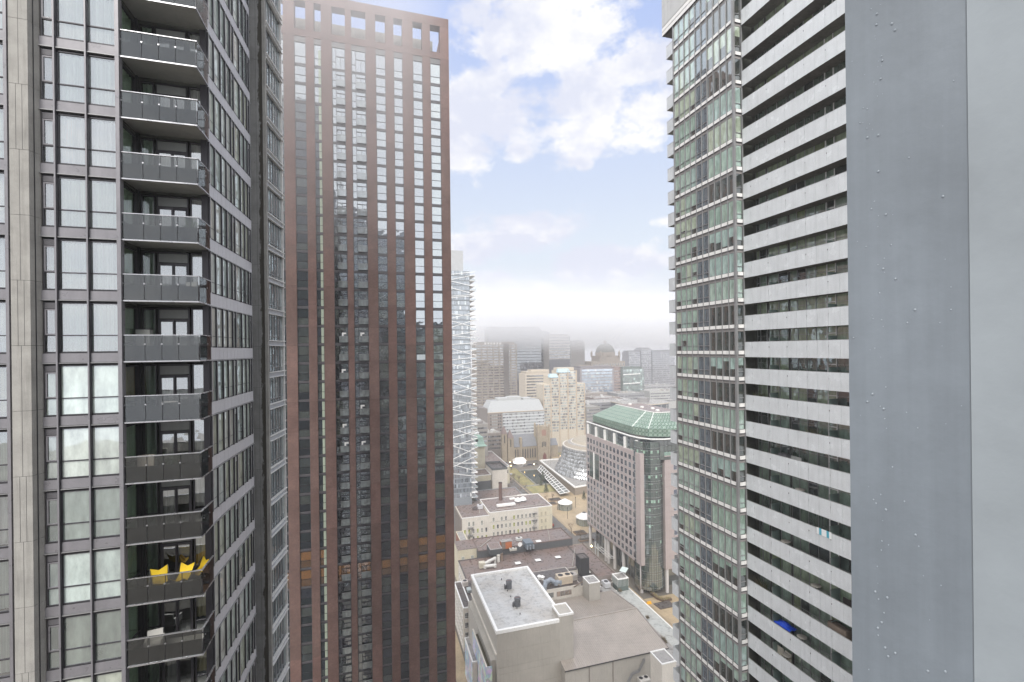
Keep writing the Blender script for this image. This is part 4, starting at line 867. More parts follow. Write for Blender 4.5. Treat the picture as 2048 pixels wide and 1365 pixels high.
B.box(XP+.2, 149, Yn+.4, Yf, 13.0, 13.2, 'attr_matte', (.16, .15, .14)); B.obj('lobby_glazing', PK)
for y in (241, 222.5, 219.6, 213.2, 204.2, 188.6): B = MB(); B.cyl(XP+1.3, y, .85, 0, 13.2, 'column_stone', n=14); B.obj('column', PK)
for x, y in ((128.2, 185.2), (122.4, 188)): B = MB(); B.cyl(x, y, .8, 0, 12, 'column_stone', n=14); B.obj('column', PK)
rs = random.Random(9); inslot = lambda i, j: 10 <= i <= 12 and 7 <= j <= 10
grid(PK, 'W', XP, 191.7, 3.70, 14, 60.9-1.3-3.74*12, 3.74, 13, 2.4, 2.55, [(.035, .04, .05), (.05, .055, .07), (.08, .09, .10), (.035, .035, .045), (.12, .14, .16)], skip=inslot, rs=rs, frame='column_stone', sash=False, mat='pane_dim')
grid(PK, 'S', 184, 132.4, 2.9, 6, 15, 3.74, 13, 1.9, 2.2, [(.05, .07, .12), (.04, .05, .06)], rs=rs, frame='column_stone', sash=False)
B = MB(); ya, yb = 226.9, 238.4; z0, z1 = 60.9-1.3-3.74*5, 60.9+1.4-3.74*2
for i in range(6):
    for j in range(8):
        g = rs.uniform(.6, 1.5); y0 = ya+(yb-ya)*i/6; zz = z0+(z1-z0)*j/8; B.box(XP-.02, XP+.02, y0+.08, y0+(yb-ya)/6-.08, zz+.08, zz+(z1-z0)/8-.08, 'pane', (.05*g, .085*g, .065*g))
B.box(XP-.012, XP+.0, ya, yb, z0, z1, 'frame_dark'); B.box(XP-.5, XP-.02, 232.3, 232.9, z0-.3, z1+.3, 'white_trim'); B.obj('atrium_window', PK)
# the glass drum: per floor a ring of panes (spandrel, vision glass, some with pale green blinds)
cxd, cyd, rd = 122.6, 191.2, 6.9; zf = [2+3.74*i for i in range(18)]
for fi, z in enumerate(zf):
    B = MB(); n = 22; h = 3.74
    for i in range(n):
        a0, a1 = math.radians(175+200*i/n), math.radians(175+200*(i+1)/n); P0 = (cxd+rd*math.cos(a0), cyd+rd*math.sin(a0)); P1 = (cxd+rd*math.cos(a1), cyd+rd*math.sin(a1))
        t = rs.random(); c_ = (.30, .46, .36) if t < (.30 if 6 < fi < 17 else .05) else ((.06, .09, .075) if t < .7 else (.035, .05, .045))
        hb = h*.62 if rs.random() < .5 else h*.9
        B.q([(*P0, z+.02), (*P1, z+.02), (*P1, z+.95), (*P0, z+.95)], 'pane', (.045, .06, .055)); B.q([(*P0, z+1.05), (*P1, z+1.05), (*P1, z+hb), (*P0, z+hb)], 'pane', (.05, .075, .065)); B.q([(*P0, z+hb), (*P1, z+hb), (*P1, z+h-.06), (*P0, z+h-.06)], 'pane', c_)
        B.bar((*P0, z+1.0), (*P1, z+1.0), .12, .10, 'frame_grey', (1, 1, 1)); B.bar((*P0, z), (*P0, z+h), .10, .10, 'frame_dark')
        B.bar((*P0, z+h-.03), (*P1, z+h-.03), .12, .06, 'frame_grey')
    B.obj('glass_drum', PK)
# glazed attic with white posts, white rim, lattice mansard
out = [(116.8, 242), (116.8, 197), (118.0, 190.6), (121.2, 186.0), (126.6, 183.9), (150, 183.9), (150, 242)][::-1]
out = [(116.8, 242), (116.8, 197), (118.0, 190.6), (121.2, 186.0), (126.6, 183.9), (150, 183.9), (150, 242)]
B = MB()
def walk(poly, step):
    for (xa, ya_), (xb, yb_) in zip(poly, poly[1:]):
        L = math.hypot(xb-xa, yb_-ya_); n = max(1, round(L/step))
        for i in range(n): yield (xa+(xb-xa)*i/n, ya_+(yb_-ya_)*i/n), (xa+(xb-xa)*(i+1)/n, ya_+(yb_-ya_)*(i+1)/n)
for a_, b_ in walk(out[:6], 1.9):
    for z0, z1, c_ in ((61, 62.4, (.03, .04, .035)), (62.5, 64.6, rs.choice([(.05, .07, .06), (.20, .32, .26), (.06, .09, .07)])), (64.7, 67.4, (.055, .07, .065)), (67.5, 70.3, (.06, .07, .075))):
        B.q([(*a_, z0), (*b_, z0), (*b_, z1), (*a_, z1)], 'pane', c_)
    B.bar((*a_, 61), (*a_, 70.4), .1, .1, 'frame_dark')
B.prism([(117, 241.8), (117, 197), (118.2, 190.8), (121.4, 186.3), (126.8, 184.2), (149.9, 184.2), (149.9, 241.8)], 60.9, 70.35, 'attr_matte', (.03, .035, .035)); B.obj('glazed_attic', PK)
B = MB()
for a_, b_ in walk([(116.3, 242.3), (116.3, 197), (117.5, 190.3), (120.9, 185.5), (126.4, 183.4), (150.3, 183.4)], 4): B.bar((*a_, 70.6), (*b_, 70.6), .7, .45, 'white_trim')
B.box(119, 149.5, 192, 241, 70.2, 70.6, 'roof_dark'); B.obj('rim', PK)
for px, py in ((1176, 866), (1192, 873), (1209.5, 880), (1228.5, 889), (1249.5, 897), (1272.5, 906)):
    y = atX(px, py, XP+.5)[0]; B = MB(); B.box(XP+.1, XP+1.1, y-.5, y+.5, 64.1, 69.4, 'white_trim'); B.cyl(XP+1.5, y-.2, .35, 67, 68, 'white_trim', n=8); B.obj('post', PK)
B = MB(); B.box(127.6, 128.6, 184.1, 185.1, 62.8, 69, 'white_trim'); B.obj('post', PK)
lo = [(119.3, 241), (119.3, 199), (122.8, 190.6), (130.5, 187), (150, 187), (150, 241)]; mi = 74.3; hi = [(134, 241), (134, 210), (134.6, 204), (137, 202), (150, 202), (150, 241)]; zt = 79.6
B = MB()
def lattice(p0, p1, q0, q1, z0, z1, n, m_):
    for i in range(n):
        for j in range(m_):
            def P(u, v):
                ax, ay = p0[0]+(p1[0]-p0[0])*u, p0[1]+(p1[1]-p0[1])*u; bx, by = q0[0]+(q1[0]-q0[0])*u, q0[1]+(q1[1]-q0[1])*u
                return (ax+(bx-ax)*v, ay+(by-ay)*v, z0+(z1-z0)*v)
            g = rs.uniform(.75, 1.2); e = .12; d = .16 if (i+j) % 2 else 0
            B.q([P((i+e)/n, (j+e)/m_), P((i+1-e)/n, (j+e)/m_), P((i+1-e)/n, (j+1-e)/m_), P((i+e)/n, (j+1-e)/m_)], 'attr_semi', (.21*g, .275*g, .225*g))
            a_, b_, c_, d_ = P(i/n, j/m_), P((i+1)/n, j/m_), P((i+1)/n, (j+1)/m_), P(i/n, (j+1)/m_)
            B.tube(a_, c_, .07, 'attr_semi', (.38, .47, .41), 3); B.tube(b_, d_, .05, 'attr_semi', (.38, .47, .41), 3)
for k, (n, m_) in enumerate(((22, 3), (5, 3), (4, 3), (10, 3))):
    lattice(lo[k], lo[k+1], lo[k], lo[k+1], 70.6, mi, n, 2); lattice(lo[k], lo[k+1], hi[k], hi[k+1], mi, zt, n, 5)
B.prism([(p[0]+.25, p[1]+.2) for p in lo], 70.6, mi-.1, 'attr_matte', (.12, .20, .15)); B.prism([(p[0]+.3, p[1]+.3) for p in lo], mi-.1, zt-.15, 'attr_matte', (.12, .20, .15), taper=[(p[0]+.3, p[1]+.3) for p in hi], skip='b')
B.tube((*lo[1], mi), (*hi[1], zt), .14, 'white_trim'); B.tube((*lo[2], mi), (*hi[2], zt), .14, 'white_trim'); B.obj('lattice_roof', PK)
B = MB(); B.prism([(p[0]+.2, p[1]) for p in hi], zt-.1, zt+.15, 'roof_brown'); 
for a_, b_ in zip(hi[:5], hi[1:5]): B.bar((*a_, zt+.2), (*b_, zt+.2), .5, .3, 'white_trim')
for x, y in ((140, 236), (139, 222), (141, 215), (138.6, 207)): B.box(x, x+1.4, y, y+1.4, zt+.1, zt+1.0, 'white_trim')
B.obj('roof_top', PK)
# entrance canopy frame and dark planting at its foot
B = MB()
for i in range(9): B.bar((112.0+i*0, 226-1.9*i, 7.0), (115.6, 226-1.9*i, 6.4), .12, .12, 'white_trim')
for x in (112, 113.8, 115.6): B.bar((x, 226, 7.0-(x-112)*.17), (x, 210.8, 7.0-(x-112)*.17), .14, .14, 'white_trim')
for y in (225.6, 222.8): B.box(112.2, 112.7, y-.25, y+.25, 0, 9.4, 'attr_semi', (.5, .52, .53))
B.obj('entrance_canopy', PK)

# ================================================================== round glass concert hall
CH = thing('concert_hall', 'round concert hall with flaring silver glass skirt and tan disc roof', 'concert hall', (190, 372, 0)); CXr, CYr = 190, 372; plain('pale_rim', (.50, .47, .43), .7, 0, .08, .2, 2)
m, nt = newmat('diamond_glass'); g = nn(nt, 'ShaderNodeNewGeometry')
d = nn(nt, 'ShaderNodeBsdfGlossy'); d.inputs['Roughness'].default_value = .22; df = nn(nt, 'ShaderNodeBsdfDiffuse'); a_ = attr(nt); nt.links.new(a_, df.inputs[0]); nt.links.new(a_, d.inputs[0])
mx = nn(nt, 'ShaderNodeMixShader'); mx.inputs[0].default_value = .55; nt.links.new(df.outputs[0], mx.inputs[1]); nt.links.new(d.outputs[0], mx.inputs[2]); o_ = nn(nt, 'ShaderNodeOutputMaterial'); nt.links.new(mx.outputs[0], o_.inputs[0])
B = MB(); N = 120; prof = [(39.2, 6.0), (37.6, 8.6), (36.1, 11.4), (34.8, 14.2), (33.7, 17.0), (32.8, 19.8), (32.2, 22.6), (31.8, 25.4), (31.6, 27.6)]
for j in range(len(prof)-1):
    (r0, z0), (r1_, z1) = prof[j], prof[j+1]
    for i in range(N):
        A = lambda r, u, z, dr_=0: (CXr+(r+dr_)*math.cos(6.28318*u/N), CYr+(r+dr_)*math.sin(6.28318*u/N), z)
        if not (.40 < ((i/N) % 1) < .95): continue
        o2 = .5*(j % 2); c0 = A((r0+r1_)/2, i+.5+o2, (z0+z1)/2, .42)
        q = [A(r0, i+o2, z0), A(r0, i+1+o2, z0), A(r1_, i+1+o2, z1), A(r1_, i+o2, z1)]
        for k in range(4):
            gg = rs.uniform(.16, .50); B.q([q[k], q[(k+1) % 4], c0], 'diamond_glass', (gg, gg*1.02, gg*1.04))
B.obj('glass_skirt', CH)
B = MB(); B.cyl(CXr, CYr, 38.6, 0, 6, 'concrete', n=90); B.cyl(CXr, CYr, 31.2, 6, 27.6, 'attr_matte', (.25, .26, .27), n=90)
B.cyl(CXr, CYr, 31.9, 27.5, 28.3, 'pale_rim', n=90); B.cyl(CXr, CYr, 30.6, 28.3, 30.2, 'attr_matte', (.30, .26, .21), n=90, r2=27.5, top='roof_grey'); B.cyl(CXr, CYr, 24.5, 30.2, 32.6, 'attr_matte', (.34, .30, .24), n=90, r2=22); B.cyl(CXr, CYr, 24.9, 30.2, 30.8, 'pale_rim', n=90); B.obj('disc_roof', CH)
e1 = atZ(1080, 922, 6); e2 = atZ(1150, 976, 6); e3 = atZ(1172, 972, 6); e4 = atZ(1117, 919, 6)
B = MB(); pl = [e1, e2, e3, (215, 334), (215, 440), e4]; B.prism(pl[::-1] if 0 else pl, 0, 5.9, 'attr_matte', (.26, .22, .18), top='roof_grey')
for a_, b_ in ((e1, e2), (e2, e3), (e4, e1)): B.bar((*a_, 6.3), (*b_, 6.3), 1.1, 1.0, 'white_trim')
B.obj('terrace', CH)
B = MB(); f1, f2, f3, f4 = atZ(1082, 931, 3.5), atZ(1139, 985, 3.5), atZ(1120, 989, 2.5), atZ(1075, 940, 2.5)
B.q([(*f4, 2.5), (*f3, 2.5), (*f2, 3.6), (*f1, 3.6)], 'pane', (.06, .07, .07))
for i in range(15):
    u = i/14; a_ = (f1[0]+(f2[0]-f1[0])*u, f1[1]+(f2[1]-f1[1])*u, 3.9); b_ = (f4[0]+(f3[0]-f4[0])*u, f4[1]+(f3[1]-f4[1])*u, 2.8); B.bar(a_, b_, .5, .3, 'white_trim')
for v in (0, .5, 1): B.bar((f1[0]+(f4[0]-f1[0])*v, f1[1]+(f4[1]-f1[1])*v, 3.9-1.1*v), (f2[0]+(f3[0]-f2[0])*v, f2[1]+(f3[1]-f2[1])*v, 3.9-1.1*v), .5, .3, 'white_trim')
B.obj('skylight_row', CH)
# garden pavilions
for (x, y, rr, lb, hole) in ((128.0, 303, 4.8, 'round glass pavilion with plain white cone roof on the tan plaza', 0), (128.4, 273.2, 4.9, 'round glass pavilion with dark hole in its white roof, nearer the pink block', 1)):
    P = thing('pavilion', lb, 'pavilion', (x, y, .12), 'glass pavilions on the plaza')
    B = MB(); B.cyl(x, y, rr, .12, 4.4, 'pane', (.10, .13, .12), 12); B.obj('glazing', P); B = MB()
    for i in range(12): a_ = 6.28318*i/12; B.bar((x+rr*1.01*math.cos(a_), y+rr*1.01*math.sin(a_), .12), (x+rr*1.01*math.cos(a_), y+rr*1.01*math.sin(a_), 4.4), .16, .16, 'frame_grey')
    B.obj('post', P); B = MB(); B.cyl(x, y, rr*1.08, 4.4, 4.8, 'white_trim', n=12); B.cyl(x, y, rr*1.06, 4.8, 7.4, 'white_trim', n=12, r2=.25 if not hole else 1.2, top='attr_matte', tcol=(.05, .06, .06))
    if hole: B.cyl(x, y, 1.25, 7.4, 7.7, 'frame_dark', n=10, r2=.9)
    B.obj('roof', P)

# ================================================================== church
YK = 448; K = lambda px, py: atY(px, py, YK)
CK = thing('church', 'tan stone church with slate roof, twin pointed turrets and square bell tower', 'church', (150, 452, 0))
plain('church_stone', (.33, .275, .205), .85, 0, .18, .3, 1.5); plain('slate', (.17, .175, .19), .6, 0, .1, .3, 2)
xa, xb = K(1027, 900)[0], K(1074, 900)[0]; ze = K(1050, 893)[1]; zr = K(1050, 871)[1]
B = MB(); B.box(xa, xb, YK, YK+16, 0, ze, 'church_stone'); 
for x in (xa, xb-.1): B.q([(x, YK, ze), (x, YK+16, ze), (x, YK+8, zr)], 'church_stone')
x2 = K(1118, 900)[0]; xt = K(1095, 900)[0]; B.box(xt, x2, YK+3, YK+14, 0, ze*.9, 'church_stone'); B.obj('nave', CK)
B = MB(); B.q([(xa, YK-.5, ze-.3), (xb, YK-.5, ze-.3), (xb, YK+8, zr), (xa, YK+8, zr)], 'slate'); B.q([(xb, YK+16.5, ze-.3), (xa, YK+16.5, ze-.3), (xa, YK+8, zr), (xb, YK+8, zr)], 'slate')
zz = ze*.9; B.q([(xt, YK+2.6, zz-.2), (x2, YK+2.6, zz-.2), (x2, YK+8.5, zz+6), (xt, YK+8.5, zz+6)], 'slate'); B.q([(x2, YK+14.4, zz-.2), (xt, YK+14.4, zz-.2), (xt, YK+8.5, zz+6), (x2, YK+8.5, zz+6)], 'slate'); B.obj('roof', CK)
for i in range(9):
    x = xa+2+(xb-xa-4)*i/8; B = MB(); B.q([(x-.55, YK-.03, 2.5), (x+.55, YK-.03, 2.5), (x+.55, YK-.03, ze-3.2), (x, YK-.03, ze-2.2), (x-.55, YK-.03, ze-3.2)], 'attr_matte', (.05, .05, .055)); B.obj('window', CK)
    B = MB(); B.box(x+.95, x+1.35, YK-.7, YK, 0, ze-2, 'church_stone'); B.obj('buttress', CK)
B = MB(); B.box(K(1040, 900)[0], K(1044, 900)[0], YK-.8, YK+3, 0, zr-2, 'church_stone'); B.obj('chimney_buttress', CK)
for (pa, pb, ptop, pe) in ((1003, 1013, 852, 868), (1014.5, 1026, 860, 876)):
    x0, x1 = K(pa, 880)[0], K(pb, 880)[0]; zt_ = K((pa+pb)/2, ptop)[1]; z_e = K((pa+pb)/2, pe)[1]; B = MB(); w = x1-x0; B.box(x0, x1, YK-2, YK-2+w, 0, z_e, 'church_stone')
    a4 = [(x0-.3, YK-2.3), (x1+.3, YK-2.3), (x1+.3, YK-1.7+w), (x0-.3, YK-1.7+w)]; c4 = [((x0+x1)/2+dx_*.1, YK-2+w/2+dy_*.1) for dx_, dy_ in ((-1, -1), (1, -1), (1, 1), (-1, 1))]; B.prism(a4, z_e, zt_, 'attr_matte', (.20, .15, .14), taper=c4)
    B.q([((x0+x1)/2-.6, YK-2.04, z_e-9), ((x0+x1)/2+.6, YK-2.04, z_e-9), ((x0+x1)/2+.6, YK-2.04, z_e-2), ((x0+x1)/2, YK-2.04, z_e-.8), ((x0+x1)/2-.6, YK-2.04, z_e-2)], 'attr_matte', (.06, .055, .05)); B.obj('turret', CK)
x0, x1 = K(1074, 880)[0], K(1095, 880)[0]; zt_ = K(1084, 853)[1]; w = x1-x0
B = MB(); B.box(x0, x1, YK-5, YK-5+w, 0, zt_, 'church_stone')
for sx in (x0, x1):
    for sy in (YK-5, YK-5+w): B.cyl(sx, sy, 1.1, 0, zt_+1.8, 'church_stone', n=8); B.cyl(sx, sy, 1.1, zt_+1.8, zt_+3.6, 'church_stone', n=8, r2=.1)
for i in range(5): B.box(x0+1.4+i*(w-2.8)/5, x0+1.4+(i+.55)*(w-2.8)/5, YK-5.1, YK-4.5, zt_, zt_+1.1, 'church_stone')
B.obj('bell_tower', CK)
for (u, v, c_) in ((.5, .74, (.30, .17, .13)), (.35, .40, (.05, .05, .05)), (.5, .42, (.05, .05, .05)), (.65, .40, (.05, .05, .05))):
    hh = 5.5 if c_[0] > .1 else 4.5; ww = 2.3 if c_[0] > .1 else .55; xm_ = x0+w*u; zc = zt_*v; B = MB(); B.q([(xm_-ww, YK-5.05, zc), (xm_+ww, YK-5.05, zc), (xm_+ww, YK-5.05, zc+hh), (xm_, YK-5.05, zc+hh+1), (xm_-ww, YK-5.05, zc+hh)], 'attr_matte', c_); B.obj('window', CK)
B = MB(); xm_ = x0+w*.55; B.q([(xm_-1.8, YK-5.06, 0), (xm_+1.8, YK-5.06, 0), (xm_+1.8, YK-5.06, 5), (xm_, YK-5.06, 8), (xm_-1.8, YK-5.06, 5)], 'attr_matte', (.16, .05, .04)); B.obj('door', CK)

# ================================================================== braced tower
YX = 290; Xk = lambda px, py=700: atY(px, py, YX)
BX = thing('braced_tower', 'blue glass tower wrapped in white diagonal struts, right behind the brick tower', 'glass tower', (50, 300, 0))
xe = Xk(941)[0]; xr = Xk(951.5)[0]; ztop = Xk(940, 543)[1]; zpen = Xk(925, 500)[1]
B = MB(); B.box(20, xe, YX, YX+26, 0, ztop, 'attr_semi', (.22, .24, .26)); B.box(24, Xk(930)[0], YX+3, YX+20, ztop, zpen, 'attr_semi', (.40, .41, .42)); B.obj('core', BX)
nf = int(ztop/3.1)
for k in range(nf):
    z = ztop-3.1*(k+1)
    if z < 18: break
    B = MB(); B.box(xe-.4, xr, YX-1.7, YX+24, z-.02, z+.16, 'white_trim'); b = B.obj('balcony', BX)
    if k % 2: 
        B = MB(); B.box(xe, xr, YX-1.7, YX-1.66, z+.14, z+1.2, 'pane', (.30, .34, .36)); B.obj('guard', b)
ribbons(BX, 'S', YX, Xk(896)[0], xe-.3, [ztop-3.1*(k+1)+.5 for k in range(nf) if ztop-3.1*(k+1) > 18], 2.3, (.19, .21, .235), 1.1, 'pane', None, rs=rs)
B = MB(); zs_ = lambda py: Xk(930, py)[1]; xl = Xk(896)[0]                # struts: ends read off the facade
ST_ = [(551, 545), (562, 551), (594, 590), (575, 590), (562, 575), (597, 593), (628, 634), (639, 625), (641, 656), (657, 640), (673, 663), (671, 677), (690, 686), (708, 700), (696, 712), (721, 714), (727, 740), (734, 723), (752, 734), (760, 762), (768, 746), (762, 782), (790, 772), (785, 796), (800, 809), (818, 800), (817, 830), (834, 819), (845, 839), (862, 848), (855, 873), (877, 860), (886, 888), (893, 876), (889, 908), (921, 893), (925, 926), (936, 910), (927, 942), (946, 952)]
for ya_, yb_ in ST_: B.bar((xl, YX-1.9, Xk(896, ya_)[1]), (xr+.1, YX-1.9, Xk(951.5, yb_)[1]), .18, .27, 'white_trim')
B.obj('strut', BX)

# ================================================================== farther buildings, each at its own distance
plain('tan_wall', (.49, .435, .355), .8, 0, .06, .1, 1); plain('tan_trim', (.47, .385, .30), .8, 0, .06, .1, 1)
YC_ = 500; A = lambda px, py=800: atY(px, py, YC_)
CO = thing('cream_condo', 'cream high-rise condominium with stepped top and pale blue glass roofs', 'apartment tower', (210, 512, 0))
sp = [(1087, 1102, 770), (1102, 1119, 752), (1119, 1136, 742), (1136, 1153, 742), (1153, 1170, 767)]
B = MB()
for a_, b_, t_ in sp: x0, x1 = A(a_)[0], A(b_)[0]; B.box(x0, x1+.01, YC_, YC_+24, 0, A((a_+b_)/2, t_)[1], 'tan_wall')
B.obj('wall', CO); B = MB()
for a_ in (1087, 1102, 1119, 1136, 1153, 1169): x = A(a_)[0]; t_ = [t for p, q, t in sp if p <= a_ <= q+.5][0]; B.box(x-.4, x+.5, YC_-.9, YC_, 0, A(a_, t_)[1]+.8, 'tan_trim')
B.obj('pier', CO); rs = random.Random(21)
for (a_, b_, t_) in sp:
    x0, x1 = A(a_)[0]+.7, A(b_)[0]-.6; zt = A((a_+b_)/2, t_)[1]; z = zt-3.4; k = 0
    while z > 16:
        B = MB(); u = x0+.2
        B.box(x0, x1, YC_-.12, YC_, z-.1, z+.25, 'tan_trim')
        while u < x1-.8:
            w = rs.choice([.9, 1.2, 1.6, 2.1]); w = min(w, x1-u); dark = rs.random() < (.30 if a_ != 1087 else .2)
            B.q([(u+.08, YC_-.06, z+.5), (u+w-.08, YC_-.06, z+.5), (u+w-.08, YC_-.06, z+2.6), (u+.08, YC_-.06, z+2.6)], 'pane', (.12, .12, .125) if dark else rs.choice([(.45, .48, .46), (.55, .55, .50), (.36, .39, .38)])); u += w
        B.obj('window_row', CO); z -= 3.22; k += 1
B = MB()
for a_, b_, y0 in ((1099, 1116, 752), (1116, 1140, 742)):
    x0, x1 = A(a_)[0], A(b_)[0]; z0 = A(a_, y0)[1]-2; B.prism([(x0, YC_-1), (x1, YC_-1), (x1, YC_+5), (x0, YC_+5)], z0, z0+4, 'attr_semi', (.40, .55, .62), taper=[(x0+1, YC_+1), (x1-1, YC_+1), (x1-1, YC_+5), (x0+1, YC_+5)])
x0, x1 = A(1118)[0], A(1152)[0]; B.box(x0, x1, YC_+5, YC_+16, A(1120, 742)[1], A(1120, 738)[1]+1, 'tan_wall'); B.obj('glass_roof', CO)
# white ribbed office with sloping pale roof
Yw = 492; A = lambda px, py=830: atY(px, py, Yw)
WO = thing('ribbed_office', 'pale office with sloping silver roof and brown brick left end', 'office building', (150, 505, 0)); zt = A(1040, 824)[1]; x0, x1, x2 = A(975)[0], A(1005)[0], A(1089)[0]; xb = A(964)[0]
B = MB(); B.box(x0, x1, Yw, Yw+30, 0, zt+.5, 'attr_matte', (.22, .19, .17)); B.prism([(xb, Yw+12), (x0, Yw), (x0, Yw+30), (xb, Yw+30)], 0, A(970, 818)[1], 'attr_matte', (.18, .16, .15)); B.obj('brick_end', WO)
B = MB(); B.box(x1, x2, Yw+.5, Yw+30, 0, zt, 'attr_matte', (.50, .51, .52)); B.box(x0, x2, Yw-.2, Yw+.6, zt, zt+.7, 'tan_trim')
B.prism([(x0-.5, Yw+.6), (x2, Yw+.6), (x2, Yw+30), (x0-.5, Yw+30)], zt+.6, A(1030, 803)[1], 'attr_semi', (.34, .35, .355), taper=[(x0+6, Yw+9), (x2-3, Yw+9), (x2-3, Yw+28), (x0+6, Yw+28)])
for pa, pb, pt in ((1000, 1022, 801), (1022, 1048, 798), (1052, 1068, 800)): B.box(A(pa)[0], A(pb)[0], Yw+10, Yw+22, zt+5, A(pa, pt)[1]+1, 'attr_matte', (.42, .43, .43))
B.obj('wall', WO)
z = zt-3.2
while z > 5:
    B = MB(); u = x1+.6
    while u < x2-1.2:
        B.q([(u, Yw+.44, z), (u+1.1, Yw+.44, z), (u+1.1, Yw+.44, z+1.7), (u, Yw+.44, z+1.7)], 'pane', (.05, .055, .06) if rs.random() < .35 else (.34, .36, .37)); u += 1.5
    B.obj('window_row', WO); B = MB()
    for i in range(6): B.q([(x0+3+i*2.2, Yw-.05, z), (x0+4.2+i*2.2, Yw-.05, z), (x0+4.2+i*2.2, Yw-.05, z+1.4), (x0+3+i*2.2, Yw-.05, z+1.4)], 'pane', (.42, .44, .44) if 0 < i < 4 and z > zt-22 else (.07, .07, .08))
    B.obj('window_row', WO); z -= 3.35
def slab_tower(name, label, px0, px1, ptop, Y, wc, rc, dz, h, zmin=8, depth=30, side=None, ufr=0, mat='pane'):
    x0, x1 = atY(px0, 750, Y)[0], atY(px1, 750, Y)[0]; Z = atY((px0+px1)/2, ptop, Y)[1]
    t_ = thing(name, label, 'high-rise', ((x0+x1)/2, Y+depth/2, 0)); B = MB(); B.box(x0, x1, Y, Y+depth, 0, Z, 'attr_matte', wc)
    B.box(x0+2, x1-2, Y+3, Y+depth-3, Z, Z+3, 'attr_matte', tuple(v*.8 for v in wc)); B.obj('wall', t_)
    zs = []; z = Z-dz
    while z > zmin: zs.append(z); z -= dz
    ribbons(t_, 'S', Y, x0+ufr, x1-ufr, zs, h, rc, 3.0, mat, None, rs=rs); return t_, x0, x1, Z
slab_tower('banded_office', 'beige office block with dark horizontal window bands', 1051, 1101, 748, 600, (.48, .42, .345), (.10, .10, .10), 3.9, 2.0, ufr=1.5)
x0_ = atY(1062, 740, 606)[0]; B = MB(); B.box(x0_, atY(1098, 740, 606)[0], 606, 622, 78, atY(1080, 740, 606)[1], 'attr_matte', (.48, .42, .34)); solo(B, 'plant_room', 'beige roof plant room on the banded office', 'plant room', group=None)
t_, x0, x1, Z = slab_tower('brown_high_rise', 'brown gridded high-rise fading into low cloud, left of the dark slab', 952, 1033, 688, 720, (.30, .255, .22), (.12, .11, .11), 4.3, 2.1, ufr=1.)
B = MB()
for i in range(8): xx = x0+(x1-x0)*i/7; B.box(xx-.8, xx+.8, 719, 720, 0, Z, 'attr_matte', (.30, .26, .22))
B.box(atY(1008, 750, 719)[0], atY(1018, 750, 719)[0], 718.6, 719.3, 0, Z, 'attr_matte', (.14, .12, .11))
for i in range(6): B.box(atY(969+i*6, 690, 719)[0], atY(972+i*6, 690, 719)[0], 718.7, 719, Z-1, Z+2, 'white_trim')
B.obj('pilaster', t_)
slab_tower('dark_slab_tower', 'dark grey slab tower with thin pale floor lines, its top in cloud', 978, 1083, 657, 800, (.095, .095, .105), (.065, .065, .075), 5.2, 3.9)
slab_tower('dark_slab_tower', 'narrow plain dark tower between the slab and the striped tower', 1083.5, 1099, 665, 830, (.10, .10, .115), (.075, .075, .09), 5.2, 3.9)
t_, x0, x1, Z = slab_tower('striped_tower', 'high-rise with pale horizontal stripes above a dark lower half', 1099, 1141, 672, 780, (.42, .39, .36), (.15, .14, .15), 5.0, 2.6)
B = MB(); B.box(x0-.2, x1-1.5, 778.9, 779.9, 0, atY(1120, 719, 779)[1], 'attr_matte', (.15, .15, .17)); B.obj('dark_base', t_)
slab_tower('pale_rib_tower', 'faint pale ribbed tower dissolving in cloud, left of the dome', 1142, 1170, 684, 860, (.34, .32, .31), (.20, .19, .19), 60, 1.0)
for i, (a_, b_, t__) in enumerate(((1258, 1281, 704), (1283, 1303, 698), (1305, 1350, 703))):
    slab_tower('cloud_tower', ('left of three ghostly towers right of the dome', 'middle and tallest of three ghostly towers right of the dome', 'widest of three ghostly towers, beside the balcony tower')[i], a_, b_, t__, 940+i*14, (.34, .34, .37), (.26, .26, .29), 5.0, 2.6)
# domed building
YD = 840; A = lambda px, py=720: atY(px, py, YD)
DM = thing('domed_building', 'stone building with ribbed dome and lantern half lost in mist', 'domed building', (440, 860, 0)); plain('pale_stone', (.44, .38, .32), .85, 0, .08, .1, 1)
B = MB(); B.box(A(1182)[0], A(1250)[0], YD, YD+40, 0, A(1216, 723)[1], 'pale_stone'); B.box(A(1160)[0], A(1190)[0], YD+4, YD+36, 0, A(1170, 731)[1], 'pale_stone'); B.box(A(1200)[0], A(1241)[0], YD+2, YD+38, 0, A(1220, 712)[1], 'pale_stone'); B.obj('wall', DM)
xc = A(1220)[0]; rb = (A(1238)[0]-A(1202)[0])/2; B = MB(); z0 = A(1220, 712)[1]; z1 = A(1220, 705)[1]; zd = A(1220, 687)[1]
B.cyl(xc, YD+20, rb*1.0, z0, z1, 'pale_stone', n=20); N = 20; prev = (rb*.96, z1)
for s_ in range(1, 7): a_ = s_/6*1.35; cur = (rb*.96*math.cos(a_), z1+(zd-z1)*math.sin(a_)/math.sin(1.35)); B.cyl(xc, YD+20, prev[0], prev[1], cur[1], 'attr_matte', (.24, .24, .22), n=N, r2=cur[0]); prev = cur
for i in range(N): a_ = 6.28318*i/N; B.bar((xc+rb*.97*math.cos(a_), YD+20+rb*.97*math.sin(a_), z1), (xc+rb*.6*math.cos(a_), YD+20+rb*.6*math.sin(a_), z1+(zd-z1)*.82), .5, .5, 'pale_stone')
for sx in (-1, 1):
    for sy in (-1, 1): B.cyl(xc+sx*rb*1.02, YD+20+sy*rb*1.02, 2.2, z0-3, z1, 'pale_stone', n=8); B.cyl(xc+sx*rb*1.02, YD+20+sy*rb*1.02, 2.2, z1, z1+3.5, 'pale_stone', n=8, r2=.2)
